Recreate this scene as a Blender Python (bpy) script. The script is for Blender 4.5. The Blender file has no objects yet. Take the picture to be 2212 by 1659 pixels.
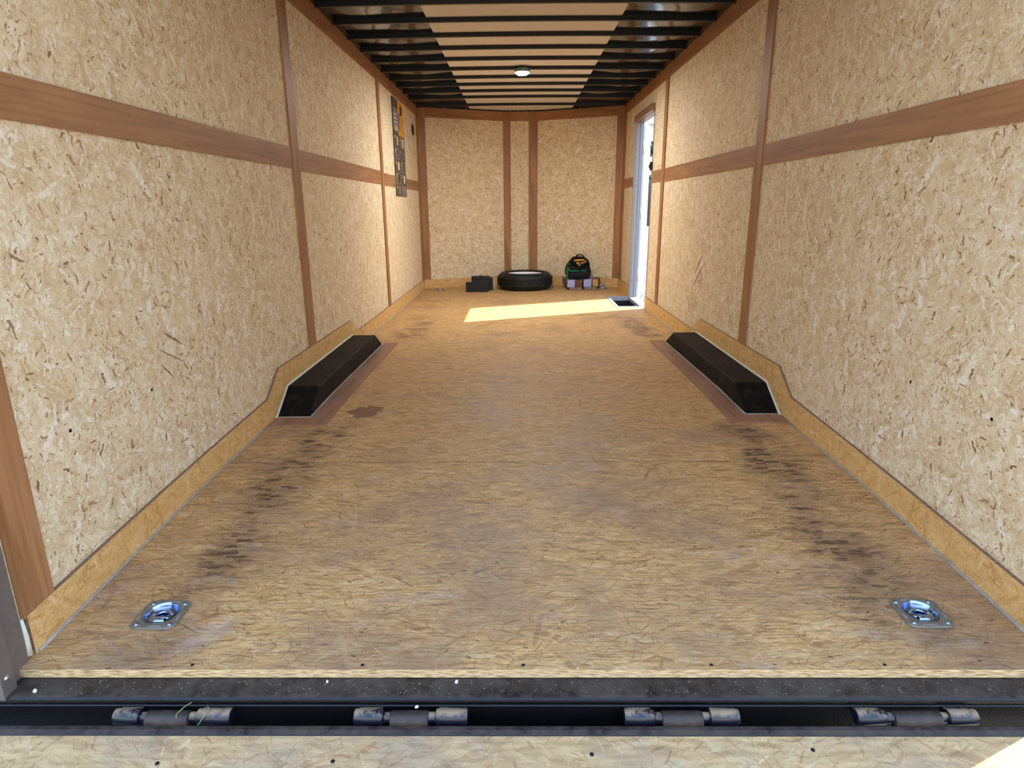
import bpy, bmesh, math, random
from mathutils import Vector, Matrix
random.seed(7)
S = bpy.context.scene
COL = S.collection
PI = math.pi

# ------------------------------------------------------------------ camera
F, PITCH, YAW, ROLL = 1364.8755, .2738, -.0103, -.0072      # focal length in pixels of a 2212 px wide frame
CAM = Vector((-.0456, 0.0, 1.0326))
def cam_ray(a, b):
    c, s = math.cos(ROLL), math.sin(ROLL)
    x, up, fw = c*a - s*b, s*a + c*b, 1.0
    c, s = math.cos(PITCH), math.sin(PITCH)
    y, z = c*fw + s*up, -s*fw + c*up
    c, s = math.cos(YAW), math.sin(YAW)
    return Vector((c*x + s*y, -s*x + c*y, z))
fwd = cam_ray(0, 0)
rgt, upv = cam_ray(1, 0) - fwd, cam_ray(0, 1) - fwd
cd = bpy.data.cameras.new('camera')
cam = bpy.data.objects.new('camera', cd)
COL.objects.link(cam)
M = Matrix((rgt, upv, -fwd)).transposed().to_4x4()
M.translation = CAM
cam.matrix_world = M
cd.sensor_fit = 'HORIZONTAL'
cd.sensor_width = 36.0
cd.lens = F / 2212 * 36.0
cd.clip_start = .02
cd.clip_end = 2000
S.camera = cam

# ------------------------------------------------------------------ sky, sun, exposure
W = bpy.data.worlds.new('sky')
S.world = W
W.use_nodes = True
wn = W.node_tree
wn.nodes.clear()
wo = wn.nodes.new('ShaderNodeOutputWorld')
wb = wn.nodes.new('ShaderNodeBackground')
wt = wn.nodes.new('ShaderNodeTexCoord')
ws = wn.nodes.new('ShaderNodeSeparateXYZ')
wr = wn.nodes.new('ShaderNodeValToRGB')
wn.links.new(wt.outputs['Generated'], ws.inputs[0])
wn.links.new(ws.outputs['Z'], wr.inputs[0])
wn.links.new(wr.outputs[0], wb.inputs[0])
wn.links.new(wb.outputs[0], wo.inputs[0])
cr = wr.color_ramp
cr.elements[0].position = 0.0
cr.elements[0].color = (.98, .96, .92, 1)
cr.elements[1].position = 1.0
cr.elements[1].color = (.34, .58, 1.05, 1)
e = cr.elements.new(.16); e.color = (.88, .93, .98, 1)
e = cr.elements.new(.45); e.color = (.52, .73, 1.05, 1)
wb.inputs[1].default_value = 1.35
sd = bpy.data.lights.new('sun', 'SUN')
sd.energy = 7.5
sd.angle = math.radians(.53)
sd.color = (1.0, .965, .90)
sun = bpy.data.objects.new('sun', sd)
COL.objects.link(sun)
SUN_TO = Vector((1.81, .76, 1.823)).normalized()             # towards the sun
sun.rotation_euler = SUN_TO.to_track_quat('Z', 'Y').to_euler()
sun.location = (20, 8, 20)
S.view_settings.view_transform = 'Standard'
S.view_settings.look = 'None'
S.view_settings.exposure = 1.2
S.view_settings.gamma = 1.0
S.view_settings.use_curve_mapping = False
try:
    S.cycles.max_bounces = 10
    S.cycles.diffuse_bounces = 7
    S.cycles.sample_clamp_indirect = 6.0
    S.cycles.use_denoising = True
    S.cycles.blur_glossy = .5
except Exception:
    pass

# ------------------------------------------------------------------ node helpers
def lin(r, g, b):
    f = lambda v: (v/255)/12.92 if v/255 <= .04045 else ((v/255+.055)/1.055)**2.4
    return (f(r), f(g), f(b), 1)
class NT:
    def __init__(self, name):
        self.m = bpy.data.materials.new(name)
        self.m.use_nodes = True
        self.t = self.m.node_tree
        self.t.nodes.clear()
        self.out = self.t.nodes.new('ShaderNodeOutputMaterial')
        self.bs = self.t.nodes.new('ShaderNodeBsdfPrincipled')
        self.t.links.new(self.bs.outputs[0], self.out.inputs[0])
    def new(self, typ, **kw):
        n = self.t.nodes.new(typ)
        for k, v in kw.items(): setattr(n, k, v)
        return n
    def put(self, sock, v):
        if isinstance(v, bpy.types.NodeSocket): self.t.links.new(v, sock)
        elif v is not None: sock.default_value = v
    def math(self, op, a, b=None, c=None, clamp=False):
        n = self.new('ShaderNodeMath', operation=op)
        n.use_clamp = clamp
        self.put(n.inputs[0], a); self.put(n.inputs[1], b); self.put(n.inputs[2], c)
        return n.outputs[0]
    def vmath(self, op, a, b=None):
        n = self.new('ShaderNodeVectorMath', operation=op)
        self.put(n.inputs[0], a); self.put(n.inputs[1], b)
        return n.outputs[0]
    def mix(self, fac, a, b, blend='MIX'):
        n = self.new('ShaderNodeMix', data_type='RGBA', blend_type=blend)
        self.put(n.inputs[0], fac); self.put(n.inputs[6], a); self.put(n.inputs[7], b)
        return n.outputs[2]
    def ramp(self, fac, stops, interp='LINEAR'):
        n = self.new('ShaderNodeValToRGB')
        n.color_ramp.interpolation = interp
        el = n.color_ramp.elements
        el[0].position, el[0].color = stops[0]
        el[1].position, el[1].color = stops[-1]
        for p, c in stops[1:-1]:
            k = el.new(p); k.color = c
        self.put(n.inputs[0], fac)
        return n.outputs[0]
    def uv(self): return self.new('ShaderNodeUVMap', uv_map='metric').outputs[0]
    def obj(self): return self.new('ShaderNodeTexCoord').outputs['Object']
    def pos(self): return self.new('ShaderNodeNewGeometry').outputs['Position']
    def mapping(self, v, scale=(1,1,1), loc=(0,0,0), rot=(0,0,0)):
        n = self.new('ShaderNodeMapping')
        self.put(n.inputs[0], v)
        n.inputs[1].default_value, n.inputs[2].default_value, n.inputs[3].default_value = loc, rot, scale
        return n.outputs[0]
    def noise(self, v, scale, detail=2, rough=.5, dist=0, dim='2D'):
        n = self.new('ShaderNodeTexNoise', noise_dimensions=dim)
        self.put(n.inputs['Vector'], v)
        n.inputs['Scale'].default_value = scale
        n.inputs['Detail'].default_value = detail
        n.inputs['Roughness'].default_value = rough
        n.inputs['Distortion'].default_value = dist
        return n
    def maprange(self, v, a, b, c=0, d=1):
        n = self.new('ShaderNodeMapRange')
        self.put(n.inputs[0], v)
        for i, x in enumerate((a, b, c, d)): n.inputs[i+1].default_value = x
        return n.outputs[0]
    def sep(self, v):
        n = self.new('ShaderNodeSeparateXYZ'); self.put(n.inputs[0], v)
        return n.outputs
    def strands(self, vec, scale, L, Wd, ang, var, seed):
        """one layer of loose wood strands: returns (mask, random tone, second random, lengthwise, crosswise)"""
        v = self.vmath('ADD', vec, (seed*3.17, seed*1.73, 0))
        vo = self.new('ShaderNodeTexVoronoi', voronoi_dimensions='2D', feature='F1')
        self.put(vo.inputs['Vector'], v)
        vo.inputs['Scale'].default_value = scale
        c = self.sep(vo.outputs['Color'])
        d = self.vmath('SUBTRACT', v, vo.outputs['Position'])
        a = self.math('MULTIPLY_ADD', c[0], var, ang - var/2)
        r = self.new('ShaderNodeVectorRotate', rotation_type='Z_AXIS')
        self.put(r.inputs['Vector'], d); self.put(r.inputs['Angle'], a)
        s = self.sep(r.outputs[0])
        ln = self.math('ABSOLUTE', self.math('MULTIPLY', s[0], 2/L))
        wd = self.math('ABSOLUTE', self.math('MULTIPLY', s[1], 2/Wd))
        q = self.math('ADD', self.math('POWER', ln, 4.0), self.math('POWER', wd, 3.0))
        k = self.math('MULTIPLY_ADD', c[1], 1.1, .35)
        m = self.math('LESS_THAN', q, k)
        return m, c[2], c[1], s[0], s[1]
    def finish(self, color, rough=.6, metal=0, spec=None, bump=None, bstr=.2, bdist=.002, emit=None, estr=0, coat=0):
        self.put(self.bs.inputs['Base Color'], color)
        self.put(self.bs.inputs['Roughness'], rough)
        self.put(self.bs.inputs['Metallic'], metal)
        if spec is not None: self.put(self.bs.inputs['Specular IOR Level'], spec)
        if coat: self.put(self.bs.inputs['Coat Weight'], coat)
        if bump is not None:
            b = self.new('ShaderNodeBump')
            b.inputs['Strength'].default_value = bstr
            b.inputs['Distance'].default_value = bdist
            self.put(b.inputs['Height'], bump)
            self.t.links.new(b.outputs[0], self.bs.inputs['Normal'])
        if emit is not None:
            self.put(self.bs.inputs['Emission Color'], emit)
            self.bs.inputs['Emission Strength'].default_value = estr
        return self.m

def plain(name, rgb, rough=.6, metal=0, spec=.5, var=.08, scale=40, bump=0.0, emit=None, estr=0, coat=0):
    n = NT(name)
    tex = n.noise(n.obj(), scale, 3, .6, 0, '3D').outputs['Fac']
    c = lin(*rgb)
    lo = tuple(max(0, x*(1-var*2)) for x in c[:3]) + (1,)
    hi = tuple(min(1, x*(1+var*2)) for x in c[:3]) + (1,)
    col = n.ramp(tex, [(.3, lo), (.7, hi)])
    return n.finish(col, rough, metal, spec, tex if bump else None, bump, .002, emit, estr, coat)

# ------------------------------------------------------------------ materials
def mat_wall_board():
    n = NT('pale_chipboard')
    uv = n.uv()
    wob = n.noise(uv, 13, 2, .5).outputs['Color']
    rag = n.noise(uv, 95, 2, .6).outputs['Color']
    v = n.vmath('ADD', uv, n.vmath('MULTIPLY', n.vmath('SUBTRACT', wob, (.5, .5, .5)), (.036, .036, 0)))
    v = n.vmath('ADD', v, n.vmath('MULTIPLY', n.vmath('SUBTRACT', rag, (.5, .5, .5)), (.011, .011, 0)))
    fine = n.noise(n.mapping(v, (1.6, 1, 1), rot=(0, 0, .35)), 130, 3, .65).outputs['Fac']
    med = n.noise(v, 15, 4, .62, .5).outputs['Fac']
    base = n.ramp(med, [(.25, lin(200, 174, 134)), (.5, lin(219, 199, 161)), (.72, lin(232, 218, 187))])
    tones = [(0, lin(194, 166, 126)), (.2, lin(210, 187, 149)), (.5, lin(223, 204, 170)), (.78, lin(234, 220, 194)), (1, lin(245, 239, 226))]
    col = base
    up = PI/2
    for sc, L, Wd, ang, var, seed, op, cut in ((9, .125, .024, up, 1.6, 1, .75, .45), (16, .075, .020, up+.3, 3.1, 2, .55, .25),
                                          (29, .042, .0095, up-.2, 2.6, 3, .65, .2), (50, .024, .0055, up, 3.1, 4, .7, .0)):
        m, t, t2, lx, ly = n.strands(v, sc, L, Wd, ang, var, seed)
        k = n.math('MULTIPLY', m, op)
        if cut: k = n.math('MULTIPLY', k, n.math('GREATER_THAN', t2, cut))
        col = n.mix(k, col, n.ramp(t, tones))
    # thin dark fibre lines and thin pale slivers
    for sc, L, Wd, seed, c_, cut, op in ((24, .046, .0022, 8, lin(178, 138, 98), .45, .6), (33, .034, .0026, 9, lin(244, 235, 218), .55, .42)):
        m, t, t2, lx, ly = n.strands(v, sc, L, Wd, up, 2.9, seed)
        col = n.mix(n.math('MULTIPLY', n.math('MULTIPLY', m, n.math('GREATER_THAN', t, cut)), op), col, c_)
    # brown bark flecks of three sizes, gathered in loose drifts
    drift = n.maprange(n.noise(uv, 7, 2).outputs['Fac'], .35, .65, -.20, .17)
    for sc, L, Wd, var, seed, cut, op in ((12, .042, .0075, 2.4, 5, .84, .6), (25, .024, .0048, 2.4, 6, .68, .76), (52, .012, .0030, 3.1, 7, .64, .75)):
        m, t, t2, lx, ly = n.strands(v, sc, L, Wd, up-.35, var, seed)
        k = n.math('MULTIPLY', m, n.math('GREATER_THAN', n.math('ADD', t, drift), cut))
        col = n.mix(n.math('MULTIPLY', k, n.math('MULTIPLY_ADD', t2, .35, op-.2)), col, n.ramp(t2, [(0, lin(190, 146, 96)), (.55, lin(164, 114, 66)), (1, lin(112, 78, 46))]))
    sh = n.ramp(fine, [(.28, (.84, .82, .79, 1)), (.5, (1, 1, 1, 1)), (.75, (1.06, 1.06, 1.06, 1))])
    col = n.mix(1, col, sh, 'MULTIPLY')
    return n.finish(col, .72, 0, .25, fine, .25, .0012)

def osb_core(n, v, tones, grain_dark, ang, var, sizes, fibre=(5, 150)):
    col = n.ramp(n.noise(n.mapping(v, (4, 14, 1)), 3, 2).outputs['Fac'], [(.3, tones[1][1]), (.7, tones[2][1])])
    for i, (sc, L, Wd, op, vr) in enumerate(sizes):
        m, t, t2, lx, ly = n.strands(v, sc, L, Wd, ang, vr, 11+i)
        c2 = n.ramp(t, tones)
        cmb = n.new('ShaderNodeCombineXYZ')
        n.put(cmb.inputs[0], n.math('MULTIPLY', lx, 9)); n.put(cmb.inputs[1], n.math('MULTIPLY_ADD', ly, 330, n.math('MULTIPLY', t, 30)))
        g = n.noise(cmb.outputs[0], 1, 2).outputs['Fac']
        c2 = n.mix(n.maprange(g, .42, .62, .38, 0), c2, grain_dark)
        col = n.mix(n.math('MULTIPLY', m, op), col, c2)
    return col

def mat_base_board():
    n = NT('golden_strand_board')
    uv = n.uv()
    tones = [(0, lin(196, 151, 90)), (.3, lin(210, 167, 104)), (.65, lin(224, 185, 124)), (1, lin(240, 212, 162))]
    wob = n.noise(uv, 9, 2).outputs['Color']
    v = n.vmath('ADD', uv, n.vmath('MULTIPLY', n.vmath('SUBTRACT', wob, (.5, .5, .5)), (.02, .02, 0)))
    col = osb_core(n, v, tones, lin(178, 128, 66), .5, 3.1, ((11, .13, .018, .7, 2.6), (19, .085, .010, .8, 3.0), (30, .055, .0055, .8, 3.1), (26, .06, .0024, .8, 3.1)))
    m, t, t2, lx, ly = n.strands(v, 16, .035, .009, .4, 3.1, 21)
    col = n.mix(n.math('MULTIPLY', n.math('MULTIPLY', m, n.math('GREATER_THAN', t, .92)), .35), col, lin(150, 108, 62))
    f = n.noise(v, 160, 2).outputs['Fac']
    col = n.mix(1, col, n.ramp(f, [(.3, (.86, .84, .8, 1)), (.7, (1.05, 1.05, 1.05, 1))]), 'MULTIPLY')
    return n.finish(col, .6, 0, .3, f, .2, .001)

def mat_floor():
    n = NT('worn_strand_board_floor')
    uv = n.uv()
    x, y, _ = n.sep(uv)
    tones = [(0, lin(162, 118, 72)), (.3, lin(196, 153, 97)), (.62, lin(213, 173, 116)), (1, lin(231, 200, 153))]
    wob = n.noise(uv, 6, 2).outputs['Color']
    v = n.vmath('ADD', uv, n.vmath('MULTIPLY', n.vmath('SUBTRACT', wob, (.5, .5, .5)), (.03, .02, 0)))
    col = osb_core(n, v, tones, lin(152, 108, 66), 0, .7, ((9, .15, .020, .65, .9), (17, .09, .010, .75, 1.5), (30, .055, .0052, .8, 2.6), (44, .036, .0030, .8, 3.1)))
    # cross-lying long strands here and there
    m, t, t2, lx, ly = n.strands(v, 7, .12, .013, .9, 2.2, 31)
    col = n.mix(n.math('MULTIPLY', n.math('MULTIPLY', m, n.math('GREATER_THAN', t, .72)), .5), col, n.ramp(t2, [(0, lin(206, 166, 104)), (.6, lin(218, 188, 140)), (1, lin(120, 84, 58))]))
    for sc, L, Wd, var, seed, c_, cut, op in ((18, .065, .0024, 1.0, 34, lin(112, 76, 50), .4, .6), (36, .036, .0015, 2.2, 35, lin(96, 66, 46), .3, .6),
                                              (24, .055, .0028, 1.8, 36, lin(228, 192, 142), .45, .45)):
        m, t, t2, lx, ly = n.strands(v, sc, L, Wd, 0, var, seed)
        col = n.mix(n.math('MULTIPLY', n.math('MULTIPLY', m, n.math('GREATER_THAN', t, cut)), op), col, c_)
    fib = n.noise(n.mapping(v, (9, 210, 1)), 1, 3, .65).outputs['Fac']
    col = n.mix(1, col, n.ramp(fib, [(.30, (.52, .48, .44, 1)), (.48, (.95, .94, .93, 1)), (.70, (1.12, 1.11, 1.09, 1))]), 'MULTIPLY')
    fb2 = n.noise(n.mapping(v, (34, 560, 1), rot=(0, 0, .12)), 1, 2, .6).outputs['Fac']
    col = n.mix(1, col, n.ramp(fb2, [(.32, (.70, .67, .64, 1)), (.5, (1, 1, 1, 1)), (.7, (1.09, 1.08, 1.06, 1))]), 'MULTIPLY')
    # brown-grey wear in broad cloudy patches, heavier near the rear
    wear = n.noise(n.mapping(uv, (1, 1.25, 1)), 2.3, 5, .62).outputs['Fac']
    rear = n.maprange(y, 1.2, 3.4, .10, -.05)
    wm = n.maprange(n.math('ADD', wear, rear), .47, .80, 0, .72)
    col = n.mix(wm, col, lin(136, 108, 90))
    # paler scuffed patches
    pale = n.noise(n.mapping(uv, (1.4, 2.0, 1), loc=(3, 1, 0)), 3.1, 3, .55).outputs['Fac']
    pm = n.math('MULTIPLY', n.maprange(pale, .62, .76, 0, .34), n.maprange(y, 1.2, 3.6, 1, .1))
    col = n.mix(pm, col, lin(190, 168, 158))
    # tyre tracks: rows of dark tread prints along both sides
    ax = n.math('ABSOLUTE', n.math('ADD', x, -.02))
    tw = n.noise(n.mapping(uv, (.6, 1.0, 1)), 1.6, 2).outputs['Fac']
    cen = n.math('MULTIPLY_ADD', tw, .16, .845)
    dx = n.math('ABSOLUTE', n.math('SUBTRACT', ax, cen))
    band = n.maprange(dx, .06, .17, 1, 0)
    win = n.math('MAXIMUM', n.math('MULTIPLY', n.maprange(y, 1.25, 1.7, .4, 1), n.maprange(y, 2.7, 2.85, 1, 0)),
                 n.math('MULTIPLY', n.maprange(y, 4.7, 4.85, 0, 1), n.maprange(y, 5.5, 6.1, 1, 0)))
    cloud = n.noise(uv, 4.5, 3, .6).outputs['Fac']
    bw_ = n.vmath('ADD', uv, n.vmath('MULTIPLY', n.vmath('SUBTRACT', n.noise(uv, 40, 2).outputs['Color'], (.5, .5, .5)), (.03, .018, 0)))
    bm1, bt, bt2, lx, ly = n.strands(bw_, 15, .066, .021, 0, .35, 51)
    bm2, bt3, bt4, lx, ly = n.strands(bw_, 21, .050, .015, 0, .5, 52)
    bb = n.math('MAXIMUM', n.math('MULTIPLY', bm1, n.math('GREATER_THAN', bt, .25)), n.math('MULTIPLY', bm2, n.math('GREATER_THAN', bt3, .4)))
    cl = n.maprange(cloud, .36, .56, 0, 1)
    tm = n.math('MULTIPLY', n.math('MULTIPLY', band, win), n.math('MULTIPLY', cl, n.math('MULTIPLY_ADD', bb, .50, .42)))
    tm2 = n.math('MULTIPLY', tm, n.maprange(fib, .3, .65, 1.15, .75))
    col = n.mix(tm2, col, lin(72, 51, 42))
    # one spilled rusty splash by the left wheel box
    sp = n.vmath('SUBTRACT', v, (-.80, 2.955, 0))
    sx, sy, _ = n.sep(sp)
    rr = n.math('ADD', n.math('POWER', n.math('MULTIPLY', sx, 11), 2), n.math('POWER', n.math('MULTIPLY', sy, 10), 2))
    sn = n.noise(uv, 14, 3, .6, .5).outputs['Fac']
    sm = n.maprange(n.math('ADD', rr, n.math('MULTIPLY', sn, 2.2)), 1.72, 1.92, .8, 0)
    col = n.mix(sm, col, lin(110, 70, 52))
    # dark scratches
    m, t, t2, lx, ly = n.strands(uv, 5.5, .13, .0042, 0, 1.6, 41)
    col = n.mix(n.math('MULTIPLY', n.math('MULTIPLY', m, n.math('GREATER_THAN', t, .72)), .6), col, lin(84, 68, 60))
    m, t, t2, lx, ly = n.strands(uv, 24, .012, .0045, 0, 1.0, 43)
    col = n.mix(n.math('MULTIPLY', n.math('MULTIPLY', m, n.math('GREATER_THAN', t, .88)), .75), col, lin(62, 48, 40))
    # joints between the boards
    yy = n.math('FRACT', n.math('DIVIDE', n.math('SUBTRACT', y, 2.342 - 1.12*2), 1.12))
    jd = n.math('MINIMUM', yy, n.math('SUBTRACT', 1.0, yy))
    jw = n.noise(n.mapping(uv, (8, 1, 1)), 1.5, 2).outputs['Fac']
    jm = n.math('MULTIPLY', n.math('LESS_THAN', jd, .0024), n.maprange(jw, .35, .6, .15, .9))
    col = n.mix(jm, col, lin(60, 44, 32))
    return n.finish(col, n.maprange(wm, 0, .7, .62, .45), 0, .35, fib, .22, .0015)

def mat_ramp():
    n = NT('weathered_strand_board_ramp')
    uv = n.uv()
    tones = [(0, lin(162, 122, 82)), (.3, lin(184, 150, 106)), (.65, lin(198, 168, 122)), (1, lin(216, 194, 152))]
    wob = n.noise(uv, 7, 2).outputs['Color']
    v = n.vmath('ADD', uv, n.vmath('MULTIPLY', n.vmath('SUBTRACT', wob, (.5, .5, .5)), (.02, .02, 0)))
    col = osb_core(n, v, tones, lin(138, 102, 68), .1, 2.2, ((10, .14, .018, .6, 1.4), (18, .085, .009, .7, 2.0), (32, .05, .005, .8, 2.6), (46, .035, .0024, .85, 3.1), (28, .06, .0018, .8, 2.0)))
    wear = n.noise(uv, 5, 4, .6).outputs['Fac']
    col = n.mix(n.maprange(wear, .48, .72, 0, .45), col, lin(146, 130, 120))
    f = n.noise(n.mapping(v, (14, 90, 1)), 1, 3).outputs['Fac']
    col = n.mix(1, col, n.ramp(f, [(.3, (.78, .77, .76, 1)), (.55, (1, 1, 1, 1)), (.75, (1.06, 1.06, 1.06, 1))]), 'MULTIPLY')
    return n.finish(col, .7, 0, .3, f, .25, .0015)

def mat_edge(name, a, b):
    n = NT(name)
    f = n.noise(n.mapping(n.uv(), (30, 420, 1)), 1, 3, .6).outputs['Fac']
    return n.finish(n.ramp(f, [(.35, lin(*a)), (.6, lin(*b))]), .75, 0, .2, f, .3, .001)

def mat_luan(name, along_u, a=(146, 102, 66), b=(170, 124, 84)):
    n = NT(name)
    sc = (3, 70, 1) if along_u else (70, 3, 1)
    sc2 = (1.2, 9, 1) if along_u else (9, 1.2, 1)
    uv = n.uv()
    f = n.noise(n.mapping(uv, sc), 1, 3, .6).outputs['Fac']
    g = n.noise(n.mapping(uv, sc2), 1, 3, .6, .8).outputs['Fac']
    col = n.ramp(g, [(.3, lin(*a)), (.7, lin(*b))])
    col = n.mix(1, col, n.ramp(f, [(.3, (.80, .78, .76, 1)), (.6, (1.03, 1.03, 1.03, 1))]), 'MULTIPLY')
    return n.finish(col, .52, 0, .35, f, .12, .0008)

def mat_black_board():
    n = NT('dusty_black_cover')
    p = n.obj()
    d = n.noise(p, 9, 5, .65, .4, '3D').outputs['Fac']
    s = n.noise(n.mapping(p, (60, 12, 6)), 1, 3, .6, 0, '3D').outputs['Fac']
    k = n.math('MULTIPLY', n.maprange(d, .46, .74, 0, .5), n.maprange(s, .42, .62, .05, 1))
    return n.finish(n.mix(k, lin(9, 9, 10), lin(70, 62, 54)), .6, 0, .16, s, .2, .002)

def mat_steel():
    n = NT('black_painted_steel')
    p = n.obj()
    g = n.new('ShaderNodeNewGeometry')
    nz = n.sep(g.outputs['Normal'])[2]
    d = n.noise(p, 34, 5, .7, .3, '3D').outputs['Fac']
    big = n.noise(p, 5, 3, .6, .5, '3D').outputs['Fac']
    k = n.math('MULTIPLY', n.maprange(nz, .75, .95, 0, 1), n.maprange(n.math('ADD', d, big), .74, 1.16, .08, .95))
    t = n.noise(p, 240, 2, .5, 0, '3D').outputs['Fac']
    col = n.mix(k, lin(9, 10, 13), lin(76, 65, 56))
    return n.finish(col, n.maprange(k, 0, 1, .34, .8), 0, .42, t, .35, .0015)

def mat_hinge():
    n = NT('worn_black_hinge_steel')
    p = n.obj()
    d = n.noise(p, 15, 4, .65, .5, '3D').outputs['Fac']
    g = n.new('ShaderNodeNewGeometry')
    nz = n.sep(g.outputs['Normal'])[2]
    k = n.math('MULTIPLY', n.maprange(nz, .55, .9, 0, 1), n.maprange(d, .42, .55, 0, 1))
    return n.finish(n.mix(k, lin(15, 22, 38), lin(150, 126, 100)), n.maprange(k, 0, 1, .24, .7), 0, .6, d, .1, .002)

def mat_tyre():
    n = NT('black_tyre_rubber')
    d = n.noise(n.obj(), 30, 4, .6, 0, '3D').outputs['Fac']
    return n.finish(n.ramp(d, [(.35, lin(10, 10, 11)), (.7, lin(22, 22, 23))]), .6, 0, .4, d, .15, .002)

def mat_gravel():
    n = NT('pale_gravel')
    vo = n.new('ShaderNodeTexVoronoi', voronoi_dimensions='2D')
    n.put(vo.inputs['Vector'], n.uv()); vo.inputs['Scale'].default_value = 22
    c = n.ramp(n.sep(vo.outputs['Color'])[0], [(0, lin(92, 84, 76)), (.5, lin(122, 114, 105)), (1, lin(152, 145, 136))])
    c = n.mix(n.maprange(vo.outputs['Distance'], .35, .7, 0, .6), c, lin(58, 50, 44))
    return n.finish(c, .9, 0, .2, vo.outputs['Distance'], .5, .02)

def mat_hill():
    n = NT('dry_scrub_hillside')
    f = n.noise(n.pos(), .09, 6, .65, .5, '3D').outputs['Fac']
    return n.finish(n.ramp(f, [(.38, lin(66, 80, 74)), (.5, lin(116, 106, 92)), (.68, lin(138, 128, 112))]), .95, 0, .1)

def mat_blocks():
    n = NT('stacked_block_wall')
    br = n.new('ShaderNodeTexBrick')
    n.put(br.inputs['Vector'], n.uv())
    br.inputs['Color1'].default_value = lin(128, 118, 106); br.inputs['Color2'].default_value = lin(104, 95, 86)
    br.inputs['Mortar'].default_value = lin(92, 84, 76); br.inputs['Scale'].default_value = 1
    br.inputs['Brick Width'].default_value = .8; br.inputs['Row Height'].default_value = .4; br.inputs['Mortar Size'].default_value = .03
    return n.finish(br.outputs[0], .9, 0, .2)

def mat_metal(name, rgb, rough, var=.06):
    n = NT(name)
    f = n.noise(n.mapping(n.obj(), (8, 8, 120)), 1, 3, .6, 0, '3D').outputs['Fac']
    c = lin(*rgb)
    return n.finish(n.ramp(f, [(.3, tuple(x*(1-var) for x in c[:3])+(1,)), (.7, tuple(min(1, x*(1+var)) for x in c[:3])+(1,))]),
                    n.maprange(f, .3, .7, rough*.85, rough*1.15), 1.0, .5)

WALL = mat_wall_board()
BASE = mat_base_board()
FLOOR = mat_floor()
RAMP = mat_ramp()
EDGE = mat_edge('pale_board_edge', (150, 118, 78), (222, 194, 146))
TOPEDGE = mat_edge('dark_board_edge', (112, 90, 74), (150, 122, 102))
LUAN_U = mat_luan('brown_plywood_lengthwise', True)
LUAN_V = mat_luan('brown_plywood_upright', False)
FLASH = mat_luan('dusty_brown_plywood_strip', False, (140, 100, 78), (166, 124, 98))
BLACKBOARD = mat_black_board()
STEEL = mat_steel()
HINGE = mat_hinge()
TYRE = mat_tyre()
KNUCK = plain('dusty_brown_black_steel', (52, 44, 40), .5, 0, .4, .25, 40)
GRAVEL = mat_gravel()
HILL = mat_hill()
BLOCKS = mat_blocks()
ZINC = plain('dull_zinc_plate', (124, 118, 108), .42, .35, .6, .05)
CHROME = mat_metal('bright_zinc', (146, 166, 196), .16)
ALU = plain('dull_aluminium', (128, 121, 117), .38, .45, .6, .05)
BRONZE = plain('tan_metal_strip', (146, 114, 82), .4, .3, .6, .05)
ALUW = plain('silver_painted_frame', (142, 144, 154), .45, 0, .5, .03)
WHITE = plain('white_door_skin', (150, 158, 164), .4, 0, .5, .02)
ROOFW = plain('white_roof_skin', (214, 208, 200), .85, 0, .15, .02, 6)
ROOFB = plain('gloss_black_roof_skin', (9, 9, 10), .10, 0, .75, .05, 8)
BOW = plain('satin_black_steel', (13, 13, 13), .42, 0, .45, .1, 20)
CAULK = plain('grey_caulk', (158, 152, 142), .7, 0, .3, .1, 30)
CAULKW = plain('off_white_caulk', (214, 212, 196), .6, 0, .4, .06, 30)
SKIN = plain('white_outer_skin', (220, 220, 222), .4, 0, .5, .02)
DARK = plain('dark_step_well', (26, 28, 34), .7, 0, .3, .15)
SCUFF = plain('grey_rubber_scuff', (142, 122, 96), .8, 0, .2, .2, 60)
SCREWB = plain('black_screw', (28, 32, 42), .4, .6, .5)
SCREWS = plain('silver_screw', (200, 204, 210), .3, .9, .5)
RUBBER = plain('black_rubber', (24, 24, 27), .55, 0, .4, .15, 50)
RIMW = plain('white_rim_paint', (236, 234, 240), .4, 0, .5, .03)
CLOTH = plain('black_nylon', (15, 14, 17), .8, 0, .3, .2, 80, .3)
GREEN = plain('green_nylon', (42, 110, 60), .7, 0, .3, .15, 80)
TEAL = plain('teal_zip', (24, 140, 104), .6, 0, .3, .1, 80)
YELLOW = plain('amber_strap', (214, 150, 34), .6, 0, .3, .15, 60)
LILAC = plain('lavender_painted_wood', (160, 158, 196), .7, 0, .3, .16, 60, .2)
LILACD = plain('lavender_painted_wood_sides', (112, 100, 128), .75, 0, .3, .14, 50, .2)  # darker tone for the sides and top of the left block
OLDWOOD = mat_luan('old_brown_timber', False, (84, 50, 32), (118, 74, 46))
GREYWOOD = mat_luan('weathered_grey_plank', False, (104, 84, 78), (140, 114, 104))
RAWWOOD = mat_luan('raw_cut_timber', False, (176, 134, 78), (214, 172, 110))
PANSHADE = plain('pan_shade_brown', (42, 34, 30), .9, 0, .2, .3, 200)  # dark brown that paints the shade in the ring pans
GRIT = plain('pale_grit', (150, 138, 120), .8, 0, .3, .15)
PEB = plain('white_pebble', (226, 222, 216), .6, 0, .4, .05)
GRASS = plain('grass_blade', (120, 132, 84), .6, 0, .4, .1)
PDARK = plain('poster_charcoal', (70, 66, 64), .45, 0, .4, .06)
PTILE = plain('poster_grey', (104, 98, 92), .45, 0, .4, .10)
PTILE2 = plain('poster_dark_grey', (80, 74, 70), .45, 0, .4, .12)
PYEL = plain('poster_yellow', (226, 162, 34), .45, 0, .4, .05)
PYEL2 = plain('poster_orange', (206, 138, 24), .45, 0, .4, .05)
PPALE = plain('poster_pale', (206, 192, 180), .45, 0, .4, .06)
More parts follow.
